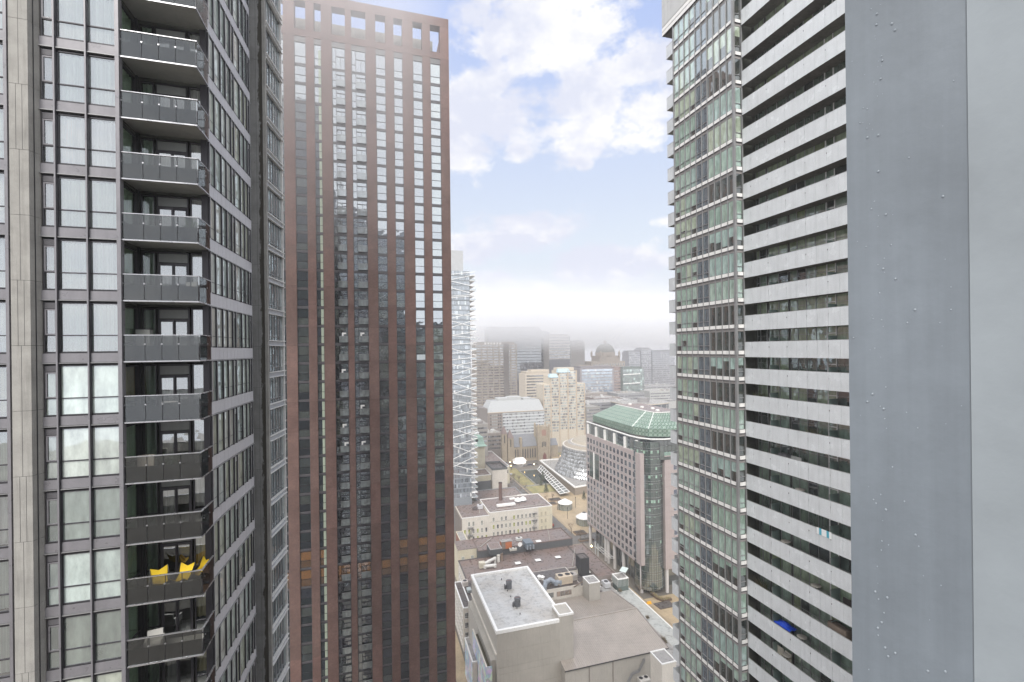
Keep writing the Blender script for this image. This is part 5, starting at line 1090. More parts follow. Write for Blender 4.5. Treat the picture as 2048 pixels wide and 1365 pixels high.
B.cyl(xc, YD+20, 3.2, zd-1, zd+5, 'pale_stone', n=10); B.cyl(xc, YD+20, 3.2, zd+5, zd+9, 'pale_stone', n=10, r2=.6); B.cyl(xc, YD+20, .5, zd+9, zd+15, 'pale_stone', n=6, r2=.1); B.obj('dome', DM)
grid(DM, 'S', YD, A(1185)[0]+3, 6.0, 12, A(1216, 729)[1]-9, 6, 2, 2.2, 4.2, [(.10, .09, .09)], sash=False, frame='pale_stone')
# middle distance blocks
t_, x0, x1, Z = slab_tower('blue_glass_office', 'mid-rise office with pale blue glass grid below the dome', 1160, 1228, 737, 650, (.24, .22, .23), (.26, .34, .44), 4.6, 3.2, ufr=3, mat='pane_bright')
t_, x0, x1, Z = slab_tower('brick_infill', 'narrow brown brick block joining the blue and the green glass offices', 1227.5, 1246, 738, 655, (.27, .20, .18), (.14, .12, .12), 4.6, 1.8, ufr=1)
t_, x0, x1, Z = slab_tower('green_glass_office', 'square green-grey glass office with two white ceiling-light strips', 1245.5, 1288, 738, 648, (.16, .19, .18), (.13, .17, .16), 4.4, 3.4, ufr=.5)
B = MB()
for py in (750, 768): a_ = atY(1247, py, 647); b_ = atY(1281, py-2, 647); B.bar((a_[0], 647.6, a_[1]), (b_[0], 647.6, b_[1]), .2, 1.2, 'white_trim')
B.obj('light_strip', t_)
rs2 = random.Random(5)
for i, (pa, pb, pt, Y, c_, lb) in enumerate(((1170, 1215, 787, 620, (.26, .23, .21), 'low tan block under the blue glass office'), (1172, 1262, 806, 540, (.21, .21, .22), 'wide low grey-roofed shed left of the curved block'), (1188, 1240, 797, 580, (.22, .18, .17), 'low brown block behind the grey-roofed shed'), (1232, 1262, 800, 560, (.40, .40, .41), 'small block with blue sign panel left of the curved block'), (1290, 1350, 772, 700, (.33, .33, .34), 'pale low warehouse beyond the curved block'), (1236, 1290, 788, 600, (.24, .24, .25), 'flat grey block under the green glass office'),
                                            (1172, 1200, 815, 500, (.24, .23, .22), 'grey low block right behind the cream condominium'), (1300, 1352, 783, 620, (.38, .38, .37), 'long white roof edge above the curved block'), (952, 975, 850, 420, (.30, .28, .26), 'grey block beside the braced tower foot'), (962, 1003, 868, 470, (.24, .21, .19), 'brown masonry block left of the church turrets'))):
    x0, x1 = atY(pa, 800, Y)[0], atY(pb, 800, Y)[0]; Z = atY((pa+pb)/2, pt, Y)[1]
    t_ = box_building('low_block', lb, 'building', x0, x1, Y, Y+38, Z, 'attr_matte', c_, roof='roof_grey', par=.8, pcol='attr_matte', pc=tuple(v*1.2 for v in c_))
    ribbons(t_, 'S', Y, x0+1, x1-1, [z for z in (Z-4, Z-8, Z-12, Z-16) if z > 2], 1.6, (.10, .10, .11), 2.6, rs=rs2)
    for q in range(5): B = MB(); xx, yy = rs2.uniform(x0+2, x1-5), rs2.uniform(Y+3, Y+28); B.box(xx, xx+rs2.uniform(1.5, 4), yy, yy+rs2.uniform(1.5, 5), Z, Z+rs2.uniform(1, 2.6), 'attr_matte', rs2.choice([(.5, .5, .5), (.25, .23, .22), (.4, .38, .35)])); B.obj('roof_unit', t_)
YV = 478; A = lambda px, py=800: atY(px, py, YV)
CV = thing('curved_block', 'low dark block with curved beige roof and round roof hut', 'building', (312, 500, 0)); B = MB(); poly = []
xc = A(1306)[0]; R_ = A(1345)[0]-xc
for i in range(17): a_ = math.pi+math.pi*i/16; poly.append((xc+R_*1.15*math.cos(a_), YV+16+16*math.sin(a_)))
poly += [(xc+R_*1.15, YV+45), (xc-R_*1.15, YV+45)]; Zc = A(1306, 812)[1]+1
B.prism(poly, 0, Zc, 'attr_semi', (.09, .10, .115)); B.obj('wall', CV)
B = MB(); B.prism([(xc+(p[0]-xc)*1.03, YV+20+(p[1]-YV-20)*1.03) for p in poly], Zc, Zc+1.1, 'tan_wall', top='roof_grey'); B.cyl(xc+1, YV+22, 7, Zc+1, Zc+6.5, 'attr_matte', (.24, .23, .23), n=20); B.obj('roof', CV)
for i in range(9): B = MB(); p = poly[i*2]; B.box(p[0]-.4, p[0]+.4, p[1]-.4, p[1]+.1, 2, Zc-1, 'attr_matte', (.45, .45, .45)); B.obj('fin', CV)

# ================================================================== rooftop plant, one thing each
def unit(name, label, cat, x, y, z, w, d, h, c_=(.55, .53, .50), fans=2, group='rooftop plant', rot=0):
    B = MB(); B.box(-w/2, w/2, -d/2, d/2, .25, h, 'attr_semi', c_); B.box(-w/2+.1, w/2-.1, -d/2+.1, d/2-.1, 0, .25, 'frame_dark')
    for i in range(5): B.box(-w/2+.15, w/2-.15, -d/2-.02, -d/2, h*.35+i*h*.1, h*.35+i*h*.1+.05, 'attr_semi', tuple(v*.55 for v in c_))
    for i in range(fans): u = -w/2+w*(i+.5)/fans; B.cyl(u, 0, min(w/fans, d)*.36, h, h+.12, 'attr_semi', tuple(v*.8 for v in c_), 12, top='attr_matte', tcol=(.04, .04, .045))
    return solo(B, name, label, cat, (x, y, z), group, rot)
def duct(name, label, pts, z, r, c_=(.62, .61, .58), mat='attr_semi'):
    B = MB()
    for a_, b_ in zip(pts, pts[1:]): B.tube(a_, b_, r, mat, c_, 10)
    for p in pts: B.cyl(p[0], p[1], r*1.02, p[2]-r, p[2]+r*.7, mat, c_, 10)
    for p in (pts[0], pts[-1]): B.cyl(p[0], p[1], r*.8, z, p[2], mat, c_, 8)
    return solo(B, name, label, 'air duct', group='air ducts on the brown roofs')
def skylight(x, y, z, w=2.2, d=1.5):
    t_ = thing('skylight', '', 'skylight', (x, y, z), 'skylights on the brown roofs'); B = MB(); B.box(x-w/2, x+w/2, y-d/2, y+d/2, z, z+.35, 'frame_dark'); B.obj('kerb', t_)
    B = MB(); B.prism([(x-w/2-.08, y-d/2-.08), (x+w/2+.08, y-d/2-.08), (x+w/2+.08, y+d/2+.08), (x-w/2-.08, y+d/2+.08)], z+.35, z+.62, 'white_trim', taper=[(x-w/2+.25, y-d/2+.25), (x+w/2-.25, y-d/2+.25), (x+w/2-.25, y+d/2-.25), (x-w/2+.25, y+d/2-.25)]); B.obj('dome_light', t_); return t_
for (px, py, z, lb) in ((1077, 1084, 16, 'left skylight on the upper brown roof'), (1036, 1128, 13, 'skylight nearest the fly tower on the long brown roof'), (1076, 1122, 13, 'middle skylight on the long brown roof'), (1116, 1116, 13, 'right skylight on the long brown roof'), (1167, 1132, 11, 'skylight right beside the black stair box'), (1180, 1145, 11, 'skylight in front of the black stair box, nearest the arcade')):
    x, y = atZ(px, py, z); skylight(x, y, z, 2.6, 2.0)['label'] = lb
x, y = atZ(1012, 1096, 16); B = MB(); B.box(-2.6, 2.6, -1.3, 1.5, 0, 3.4, 'attr_matte', (.46, .15, .06)); B.box(-2.6, -.6, -1.32, -1.3, 0, 3.4, 'attr_matte', (.22, .18, .15)); B.box(-2.8, 2.8, -1.5, 1.7, 3.4, 3.6, 'roof_grey'); solo(B, 'roof_shed', 'rusty orange shed with grey lid on the upper brown roof', 'shed', (x, y, 16))
x, y = atZ(988, 1103, 16); B = MB(); B.box(-2.8, 2.8, -4.2, 3, 0, 2.6, 'attr_matte', (.07, .075, .08)); B.box(-2.9, 2.9, -4.3, 3.1, 2.6, 2.9, 'attr_matte', (.34, .32, .31)); B.box(-2.5, 2.5, -3.9, 2.7, 2.9, 2.93, 'roof_brown'); solo(B, 'roof_hatch_room', 'dark roof room with pale rim left of the orange shed', 'roof room', (x, y, 16))
x, y = atZ(1056, 1093, 16); B = MB(); B.prism([(-2, -2.5), (2, -2.5), (2, 3), (-2, 3)], 0, 2.6, 'attr_semi', (.13, .16, .19)); 
for i in range(3): B.cyl(-1.4+i*1.5, -3.4, .5, 0, 1.8, 'attr_metal', (.4, .45, .5), 10)
solo(B, 'cooling_unit', 'dark blue-grey cooling unit with three metal drums on the upper brown roof', 'cooling unit', (x, y, 16))
unit('air_conditioner', 'white air conditioner near the top edge of the upper brown roof', 'air conditioner', *atZ(1038, 1082, 16), 16, 3, 2, 1.6, (.62, .62, .60), 1)
unit('air_conditioner', 'pale boxy air conditioner just below the orange shed', 'air conditioner', *atZ(1026, 1102, 16), 16, 3.4, 1.6, 1.3, (.55, .53, .48), 2)
x, y = atZ(1040, 1100, 16); B = MB(); B.cyl(0, 0, .07, 0, 1.8, 'frame_grey', n=6); B.tube((0, -.15, 2.6), (0, .12, 2.6), 1.1, 'white_trim', n=14, r2=.8); solo(B, 'satellite_dish', 'white satellite dish on a pole at the upper brown roof edge', 'satellite dish', (x, y, 16))
a_ = atZ(967, 1130, 14); b_ = atZ(978, 1122, 15); c_ = atZ(990, 1117, 15); duct('roof_duct', 'bent white duct rising over the long brown roof', [(*a_, 14.2), (*b_, 14.8), (*c_, 15)], 13, .7)
a_ = atZ(970, 1134, 13.8); b_ = atZ(990, 1132, 13.8); duct('roof_duct', 'short straight white duct lying on the long brown roof', [(*a_, 14), (*b_, 14)], 13, .75)
unit('air_handler', 'cream cube air handler where the two white ducts meet', 'air handler', *atZ(964, 1136, 13), 13, 2.6, 2.4, 2.6, (.58, .54, .44), 0)
for px, py, h, lb in ((997, 1124, 3.2, 'white upright tank on the long brown roof'), (1003, 1121, 3.4, 'brown upright vent beside the white tank')):
    x, y = atZ(px, py, 13); B = MB(); B.cyl(0, 0, .75, 0, h, 'attr_semi', (.62, .60, .56) if px < 1000 else (.25, .19, .15), 12, r2=.7); B.cyl(0, 0, .85, h-.4, h-.1, 'attr_semi', (.5, .48, .44) if px < 1000 else (.2, .15, .12), 12); solo(B, 'roof_vent', lb, 'roof vent', (x, y, 13), 'upright vents on the long brown roof')
# big tan units and grey duct on the dark roof
unit('air_handler', 'large tan twin-fan unit on the dark wet roof', 'air handler', *atZ(1128, 1166, ZLB), ZLB, 6.0, 3.6, 3.2, (.56, .47, .36), 2); unit('air_handler', 'brownish-grey unit behind the tan twin-fan unit', 'air handler', *atZ(1142, 1160, ZLB), ZLB, 4.4, 3.0, 2.4, (.36, .33, .30), 1)
pt = [atZ(px, py, ZLB+1.5) for px, py in ((1089, 1176), (1091, 1165), (1101, 1160), (1112, 1166), (1120, 1163))]; duct('roof_duct', 'thick winding grey duct on the dark wet roof', [(*p, ZLB+1.5) for p in pt], ZLB, .85, (.27, .30, .34))
for px, py, lb in ((1079, 1159, 'left of two white mushroom vents beside the fly tower'), (1085, 1160, 'right of two white mushroom vents beside the fly tower')):
    x, y = atZ(px, py, ZLB); B = MB(); B.cyl(0, 0, .6, 0, 1.2, 'white_trim', n=12); B.cyl(0, 0, 1.0, 1.2, 1.7, 'white_trim', n=12, r2=.4); solo(B, 'mushroom_vent', lb, 'roof vent', (x, y, ZLB), 'mushroom vents')
# white office roof
x, y = atZ(1012, 1013, 16); B = MB(); B.box(-5.8, 5.8, -1.1, 1.1, .3, 1.5, 'white_trim'); B.box(-5.6, 5.6, -.9, .9, 0, .3, 'frame_dark'); solo(B, 'long_roof_unit', 'long white roof unit on the white office', 'roof unit', (x, y, 16.05))
for px, py, lb in ((1036, 1005, 'left of two big white cowls on the white office roof'), (1046, 1003, 'right of two big white cowls on the white office roof')):
    x, y = atZ(px, py, 16); B = MB(); B.box(-1.5, 1.5, -1.5, 1.5, 0, 1.0, 'frame_grey'); B.cyl(0, 0, 2.3, 1.0, 2.2, 'white_trim', n=14, r2=1.7); B.cyl(0, 0, 1.7, 2.2, 2.9, 'white_trim', n=14, r2=.5); solo(B, 'roof_cowl', lb, 'roof vent', (x, y, 16.05), 'white cowls on the white office')
unit('air_conditioner', 'pale air conditioner between dark vents on the lower left roof of the white office', 'air conditioner', *atZ(960, 1018, 14.7), 14.7, 3.2, 2.4, 2.6, (.58, .58, .60), 1); unit('air_conditioner', 'small dark air conditioner left on the lower roof of the white office', 'air conditioner', *atZ(950, 1020, 14.7), 14.7, 3, 2, 1.6, (.14, .12, .12), 1)
x, y = atZ(1003, 997, 16); B = MB(); B.box(-1.8, 1.8, -1, 1, 0, .7, 'white_trim'); B.cyl(5, -.8, .06, 0, 3, 'frame_dark', n=5); solo(B, 'roof_box', 'flat white box by the round chimney', 'roof box', (x+6, y-4, 16.05))
# narrow block and theatre edge units
unit('air_conditioner', 'pinkish-cream air conditioner on the narrow pale block', 'air conditioner', *atZ(930, 1172, 16), 16.05, 2.2, 2.4, 2.0, (.55, .50, .47), 1); unit('air_conditioner', 'flat grey-green air conditioner on the narrow pale block', 'air conditioner', *atZ(938, 1184, 16), 16.05, 1.6, 2.6, 1.2, (.38, .42, .42), 0)
unit('air_conditioner', 'silver air conditioner on the tan deck beside the beige stair tower', 'air conditioner', *atZ(1212, 1170, 11), 10.25, 2.6, 3.6, 2.2, (.52, .52, .53), 1); unit('air_conditioner', 'smaller silver air conditioner on the ribbed roof edge', 'air conditioner', *atZ(1194, 1182, 15), 15.3, 3.2, 2.0, 1.5, (.45, .44, .44), 1)
unit('air_conditioner', 'white three-fan air conditioner below the fire stair at the bottom edge', 'air conditioner', *atZ(1287, 1362, 7), 6.4, 3.6, 3.0, 1.6, (.62, .60, .57), 2)
box_building('yard_block', 'low flat block in the yard below the theatre eave', 'building', 62, 96, 100, 130, 6.3, 'stucco', roof='roof_grey', par=.3)
B = MB(); B.cyl(0, 0, .45, 0, 5.2, 'white_trim', n=10); B.cyl(0, 0, .75, 5.2, 5.9, 'white_trim', n=10, r2=.5); x, y = atZ(1331, 1362, 12); solo(B, 'flue', 'white capped flue in front of the beige stair tower, bottom right', 'flue', (x, y, 6.3))
# ================================================================== trees, lamps, tent, vehicles, people-scale things
m, nt = newmat('bark'); a = noise(nt, 2, 5); finish(nt, scalec(nt, (.16, .12, .09), ramp(nt, a, .3, .7, .7, 1.3)), .9)
m, nt = newmat('leaf'); finish(nt, scalec(nt, attr(nt), ramp(nt, noise(nt, 1.5, 4), .3, .7, .6, 1.4)), .8)
def tree(x, y, h, kind, label, seed, cat='tree', group='bare trees around the square', z=.1):
    r_ = random.Random(seed); t_ = thing('evergreen_tree' if kind else 'bare_tree', label, cat, (x, y, z), group); B = MB(); th = h*.45
    B.tube((x, y, z), (x, y, z+th), h*.028, 'bark', n=6, r2=h*.02); tips = []
    for i in range(7):
        a_ = r_.uniform(0, 6.28); l = h*r_.uniform(.25, .42); p = (x+math.cos(a_)*l*.55, y+math.sin(a_)*l*.55, z+th+l*.8); B.tube((x, y, z+th*r_.uniform(.75, 1)), p, h*.013, 'bark', n=4, r2=h*.006); tips.append(p)
    B.obj('trunk', t_); B = MB()
    if kind == 0:
        for p in tips:
            for i in range(16):
                q = tuple(p[k]+r_.gauss(0, h*.11) for k in range(3)); s = tuple(p[k]+(q[k]-p[k])*.2 for k in range(3)); B.tube(s, q, h*.0055, 'bark', n=3, r2=h*.002)
    else:
        for i in range(420):
            u = r_.random()**.7; a_ = r_.uniform(0, 6.28); zz = z+h*(.12+.88*(1-u)); rr = h*.26*u*r_.uniform(.35, 1.1); c = (x+rr*math.cos(a_), y+rr*math.sin(a_), zz); s = h*.045
            d1 = Vector((r_.gauss(0, 1), r_.gauss(0, 1), r_.gauss(0, 1))).normalized()*s; d2 = Vector((r_.gauss(0, 1), r_.gauss(0, 1), r_.gauss(0, 1))).normalized()*s; g = r_.uniform(.6, 1.3); cv = Vector(c); B.q([cv-d1, cv+d2, cv+d1], 'leaf', (.055*g, .075*g, .04*g))
    B.obj('crown', t_)
TP = [(1143, 1068, 7, 'slim bare tree on the paved street just left of the nearer pavilion'), (1161, 1082, 7, 'bare tree in the dark planter left of the pink block'), (1105, 1001, 6, 'small bare tree in a planter left of the farther pavilion'), (1093, 1006, 6, 'bare tree by the low planter near the white office corner'),
      (1020, 985, 7, 'bare tree at the near end of the street row'), (1028, 962, 7, 'bare tree in the street row beside the blank white wall'), (1040, 990, 7, 'bare tree at the square corner behind the flat brown block'), (1023, 940, 8, 'bare tree farther up the street row'), (1038, 966, 7, 'second bare tree along the pond wall'), (1050, 983, 7, 'third bare tree along the pond wall'), (1018, 918, 8, 'bare tree in front of the church turrets'), (1048, 912, 8, 'bare tree before the church nave'), (1062, 914, 8, 'bare tree before the church bell tower'), (1101, 925, 7, 'bare tree beside the concert hall terrace'), (1122, 918, 7, 'bare tree between church wing and concert hall'), (1280, 1190, 5, 'bare shrub-like tree under the pink block corner')]
for i, (px, py, h, lb) in enumerate(TP): x, y = atZ(px, py, .1); tree(x, y, h, 0, lb, 40+i)
for i, (px, py, h, lb) in enumerate(((1092, 986, 8.5, 'conical evergreen on the tan lawn near the pond'), (1086, 963, 9, 'dark evergreen at the pond corner by the skylight rows'), (1082, 972, 6, 'shorter evergreen beside the dark pond evergreen'), (1168, 1000, 7, 'bushy evergreen against the pink block edge'))): x, y = atZ(px, py, .1); tree(x, y, h, 1, lb, 80+i, group='evergreens by the pond')
m, nt = newmat('lamp_glow'); e = nn(nt, 'ShaderNodeEmission'); e.inputs[0].default_value = (1, .62, .25, 1); e.inputs[1].default_value = 14; o_ = nn(nt, 'ShaderNodeOutputMaterial'); nt.links.new(e.outputs[0], o_.inputs[0])
m, nt = newmat('tent_glow'); e = nn(nt, 'ShaderNodeEmission'); e.inputs[0].default_value = (1, .93, .82, 1); e.inputs[1].default_value = 1.6; o_ = nn(nt, 'ShaderNodeOutputMaterial'); nt.links.new(e.outputs[0], o_.inputs[0])
LP = [(1006, 920, 'leftmost lit street lamp, left of the church turrets'), (1020, 921, 'lit street lamp under the church turrets'), (1022, 928, 'lit street lamp nearest the arched cream block'), (1049, 919, 'lit street lamp right of the white tent'), (1082, 917, 'brightest lit lamp at the bell tower door'), (1068, 925, 'lit street lamp by the concert hall terrace corner'), (1121, 909, 'lit lamp at the church wing'), (1183, 1089, 'small lit lamp under the pink block')]
for px, py, lb in LP:
    x, y = atZ(px, py+4, 5.2); t_ = thing('street_lamp', lb, 'street lamp', (x, y, 0), 'lit street lamps'); B = MB(); B.cyl(x, y, .09, 0, 5.0, 'frame_dark', n=6); B.obj('post', t_); B = MB(); B.cyl(x, y, .42, 5.0, 5.7, 'lamp_glow', n=8, r2=.3); B.obj('lamp_head', t_)
for px, py, lb in ((1115, 1020, 'slim dark lamp post left of the farther pavilion'), (1151, 1016, 'slim dark lamp post right of the farther pavilion'), (1135, 1038, 'dark lamp post between the pavilions')):
    x, y = atZ(px, py, .1); B = MB(); B.cyl(0, 0, .14, 0, 7, 'frame_dark', n=6); B.cyl(0, 0, .35, 7, 7.5, 'frame_dark', n=6); solo(B, 'lamp_post', lb, 'lamp post', (x, y, .12), 'dark plaza lamp posts')
x, y = atZ(1039, 927, 0); t_ = thing('tent', 'small white tent glowing from inside on the street before the church', 'tent', (x, y, 0)); B = MB(); B.box(x-5.5, x+5.5, y-3, y+3, .3, 2.8, 'tent_glow'); B.obj('lit_wall', t_); B = MB(); B.prism([(x-6.4, y-4), (x+6.4, y-4), (x+6.4, y+4), (x-6.4, y+4)], 2.8, 5.6, 'white_trim', taper=[(x-4, y-1), (x+4, y-1), (x+4, y+1), (x-4, y+1)]); B.obj('canopy', t_)
def car(px, py, c_, lb, rot, z=.01, Yw=None):
    x, y = atZ(px, py, z); t_ = thing('parked_car', lb, 'car', (x, y, z), 'cars parked on the streets', rot); Mx = T(x, y, z, rot)
    B = MB(); pr = [(-2.2, .35), (2.2, .35), (2.25, .75), (1.3, .95), (.75, 1.42), (-1.2, 1.45), (-1.9, .98), (-2.25, .9)]
    B.q([(u, -.88, v) for u, v in pr], 'attr_metal', c_); B.q([(u, .88, v) for u, v in pr[::-1]], 'attr_metal', c_)
    for i in range(8): (u0, v0), (u1, v1) = pr[i], pr[(i+1) % 8]; B.q([(u0, .88, v0), (u1, .88, v1), (u1, -.88, v1), (u0, -.88, v0)], 'attr_metal', c_)
    B.obj('body', t_, Mx)
    for u in (-1.4, 1.4):
        for v in (-.9, .7): B = MB(); B.tube((u, v, .34), (u, v+.2, .34), .34, 'attr_matte', (.02, .02, .02), 12); B.obj('wheel', t_, Mx)
    B = MB(); B.q([(-1.1, -.89, 1.0), (.9, -.89, 1.0), (.65, -.89, 1.36), (-1.0, -.89, 1.38)], 'pane', (.03, .03, .04)); B.q([(1.28, -.8, .97), (1.28, .8, .97), (.78, .75, 1.40), (.78, -.75, 1.40)], 'pane', (.03, .03, .04)); B.obj('window', t_, Mx)
car(1201, 1104, (.04, .04, .05), 'black car parked beside the pink block columns', math.radians(88), .14)
car(1104, 1052, (.30, .05, .03), 'red car on the street below the white office corner', math.radians(80)); car(1049, 932, (.5, .5, .5), 'silver car on the cross street near the tent', 0); car(1010, 927, (.05, .05, .06), 'dark car at the crossing left of the tent', .1); car(1303, 1171, (.6, .6, .6), 'white car under the round glass corner of the pink block', .5, .14)
for px, py, c_, lb in ((1060, 931, (.10, .12, .20), 'dark blue car on the cross street right of the tent'), (1072, 929, (.45, .44, .42), 'beige car on the cross street before the bell tower'), (1030, 931, (.03, .03, .03), 'black car on the cross street just left of the tent'), (1022, 950, (.5, .5, .52), 'silver car at the kerb of the tree-lined street'), (1110, 1066, (.05, .05, .06), 'dark car beyond the long brown block corner'), (1100, 1040, (.55, .55, .53), 'white car behind the red car below the white office')): car(px, py, c_, lb, 0 if py < 940 else math.radians(84))
# pipes and patches on the flat roofs
for (xa_, ya_, xb_, yb_, z, lb) in ((64, 194.5, 92, 194.8, 13.1, 'long thin pipe along the front of the long brown roof'), (86, 196, 95.5, 214, 13.1, 'pale conduit crossing the right end of the long brown roof'), (49, 222, 57, 231, 16.2, 'thin conduit on the left of the upper brown roof'), (84, 219, 88, 232, 16.2, 'thin pale conduit on the right of the upper brown roof'), (60, 272, 64, 290, 14.8, 'thin pipe on the lower roof of the white office'), (68, 270, 100, 271, 16.2, 'long pipe along the white office parapet'), (66, 172, 76, 172.4, ZLB+.2, 'thin pipe along the duct-crowded dark roof')):
    B = MB(); B.tube((xa_, ya_, z+.15), (xb_, yb_, z+.15), .13, 'attr_semi', (.45, .43, .40), 6); L = math.hypot(xb_-xa_, yb_-ya_); n = int(L/2.5)
    for i in range(n+1): t = i/n; B.box(xa_+(xb_-xa_)*t-.2, xa_+(xb_-xa_)*t+.2, ya_+(yb_-ya_)*t-.12, ya_+(yb_-ya_)*t+.12, z-.1, z+.05, 'attr_matte', (.3, .22, .12))
    solo(B, 'roof_pipe', lb, 'pipe', group='thin pipes on the flat roofs')
# planters, ramp and barrier around the pink block
for px, py, w, d, lb in ((1110, 1000, 9, 6, 'dark planter bed left of the farther pavilion'), (1103, 1008, 7, 5, 'low brick planter by the white office corner'), (1160, 1066, 7, 5, 'octagonal dark planter near the pavilion with the dark roof hole'), (1172, 1080, 9, 3, 'long dark planter by the entrance canopy')):
    x, y = atZ(px, py, .3); B = MB(); B.box(-w/2, w/2, -d/2, d/2, 0, .7, 'attr_matte', (.22, .16, .12)); B.box(-w/2+.4, w/2-.4, -d/2+.4, d/2-.4, .7, .8, 'attr_matte', (.06, .05, .04)); solo(B, 'planter', lb, 'planter', (x, y, .12), 'plaza planters')
B = MB(); q = [atZ(*p, .3) for p in ((1307, 1208), (1321, 1219), (1350, 1213), (1338, 1202))]; B.prism(q, .12, .5, 'roof_dark'); solo(B, 'ramp_cover', 'dark square ramp cover on the tan paving under the balconies', 'ramp cover')
B = MB(); pp = [atZ(*p, .3) for p in ((1290, 1176), (1300, 1184), (1314, 1197), (1326, 1202), (1342, 1199))]
for a_, b_ in zip(pp, pp[1:]): B.bar((*a_, .5), (*b_, .5), 1.5, .9, 'attr_matte', (.12, .08, .05))
rg = random.Random(2)
for a_, b_ in zip(pp, pp[1:]):
    for i in range(40): t = rg.random(); x, y = a_[0]+(b_[0]-a_[0])*t+rg.gauss(0, .4), a_[1]+(b_[1]-a_[1])*t+rg.gauss(0, .4); B.tube((x, y, .9), (x+rg.gauss(0, .3), y+rg.gauss(0, .3), 1.7+rg.random()*.6), .09, 'attr_matte', (.34, .28, .14), 3, .01)
solo(B, 'hedge', 'curved bed of dry grass at the foot of the round glass corner', 'hedge')
x, y = atZ(1298, 1207, .3); B = MB(); B.prism([(-1.1, -.5), (1.1, -.5), (1.1, .5), (-1.1, .5)], 0, 1.0, 'attr_matte', (.75, .38, .02), taper=[(-.9, -.2), (.9, -.2), (.9, .2), (-.9, .2)]); solo(B, 'barrier', 'orange barrier on the tan paving', 'barrier', (x, y, .12))
rg = random.Random(6)
for px, py, s, lb in ((1327, 1282, 1.6, 'dry bush on the deck where the arcade meets the balconies'), (1240, 1182, 1.0, 'small bush on the tan deck near the glazed roof room'), (1295, 1236, .9, 'small bush midway along the tan deck')):
    x, y = atZ(px, py, 10.3); B = MB()
    for i in range(170): a_ = rg.uniform(0, 6.28); e_ = rg.uniform(.2, 1.4); l = s*rg.uniform(.5, 1.3); B.tube((rg.gauss(0, s*.3), rg.gauss(0, s*.4), 0), (l*math.cos(a_)*math.cos(e_), l*math.sin(a_)*math.cos(e_)*1.4, l*math.sin(e_)), .05, 'leaf', rg.choice([(.16, .12, .08), (.12, .11, .06), (.22, .17, .12)]), 3, .01)
    solo(B, 'bush', lb, 'bush', (x, y, 10.25), 'bushes on the tan deck')

# ================================================================== things left on the balconies
def chair_sling(x, y, z, rot, lb, c_=(.72, .50, .02)):
    t_ = thing('sling_chair', lb, 'chair', (x, y, z), 'yellow sling chairs', rot); Mx = T(x, y, z, rot) @ Matrix.Scale(1.22, 4); B = MB()
    for sx in (-1, 1):
        B.tube((sx*.34, -.34, 0), (sx*.30, .36, .98), .014, 'frame_black', n=5); B.tube((sx*.34, .32, 0), (sx*.32, -.36, .62), .014, 'frame_black', n=5)
    B.obj('frame', t_, Mx); B = MB(); P = [[(-.33, -.36, .62), (0, -.30, .47), (.33, -.36, .62)], [(-.24, -.05, .40), (0, -.04, .32), (.24, -.05, .40)], [(-.25, .18, .56), (0, .16, .50), (.25, .18, .56)], [(-.31, .36, .98), (0, .33, .84), (.31, .36, .98)]]
    for i in range(3):
        for j in range(2): B.q([P[i][j], P[i][j+1], P[i+1][j+1], P[i+1][j]], 'attr_matte', c_)
    B.obj('sling', t_, Mx)
z4 = ZL(-4)+.14
chair_sling(-10.25, 27.35, z4, .5, 'left yellow sling chair on the lower dark balcony'); chair_sling(-9.35, 27.45, z4, -.3, 'middle yellow sling chair on the lower dark balcony'); chair_sling(-8.85, 28.0, z4, -.9, 'yellow sling chair at the right back corner of the lower dark balcony')
z1 = ZL(-1)+.14; B = MB(); B.cyl(0, 0, .34, .70, .73, 'white_trim', n=24); B.cyl(0, 0, .03, .02, .70, 'frame_dark', n=8); B.cyl(0, 0, .22, 0, .03, 'frame_dark', n=16); solo(B, 'side_table', 'round white side table behind a tinted balcony guard', 'table', (-9.8, 27.45, z1))
z2 = ZL(-2)+.14; t_ = thing('potted_plant', 'bushy potted plant on the balcony with the pale cushion', 'plant', (-10.1, 28.0, z2)); B = MB(); B.cyl(-10.1, 28.0, .16, z2, z2+.35, 'attr_matte', (.3, .15, .09), n=12, r2=.2); B.obj('pot', t_); B = MB(); rg = random.Random(8)
for i in range(160):
    c = Vector((-10.1+rg.gauss(0, .24), 28.0+rg.gauss(0, .14), z2+.62+rg.gauss(0, .16))); d1 = Vector((rg.gauss(0, 1), rg.gauss(0, 1), rg.gauss(0, 1))).normalized()*.06; d2 = Vector((rg.gauss(0, 1), rg.gauss(0, 1), rg.gauss(0, 1))).normalized()*.04; B.q([c-d1, c+d2, c+d1, c-d2], 'leaf', (.05, .09, .035))
B.obj('leaves', t_)
t_ = thing('lounge_chair', 'low chair with pale cushion on the balcony beside the potted plant', 'chair', (-10.95, 27.4, z2)); B = MB(); B.box(-11.3, -10.6, 27.1, 27.75, z2+.3, z2+.45, 'attr_matte', (.62, .57, .50)); B.obj('seat', t_); B = MB(); B.box(-11.3, -10.6, 27.66, 27.8, z2+.45, z2+1.0, 'attr_matte', (.62, .57, .50)); B.obj('backrest', t_)
for a_ in (-11.25, -10.65):
    for b_ in (27.15, 27.7): B = MB(); B.cyl(a_, b_, .02, z2, z2+.3, 'frame_dark', n=6); B.obj('leg', t_)
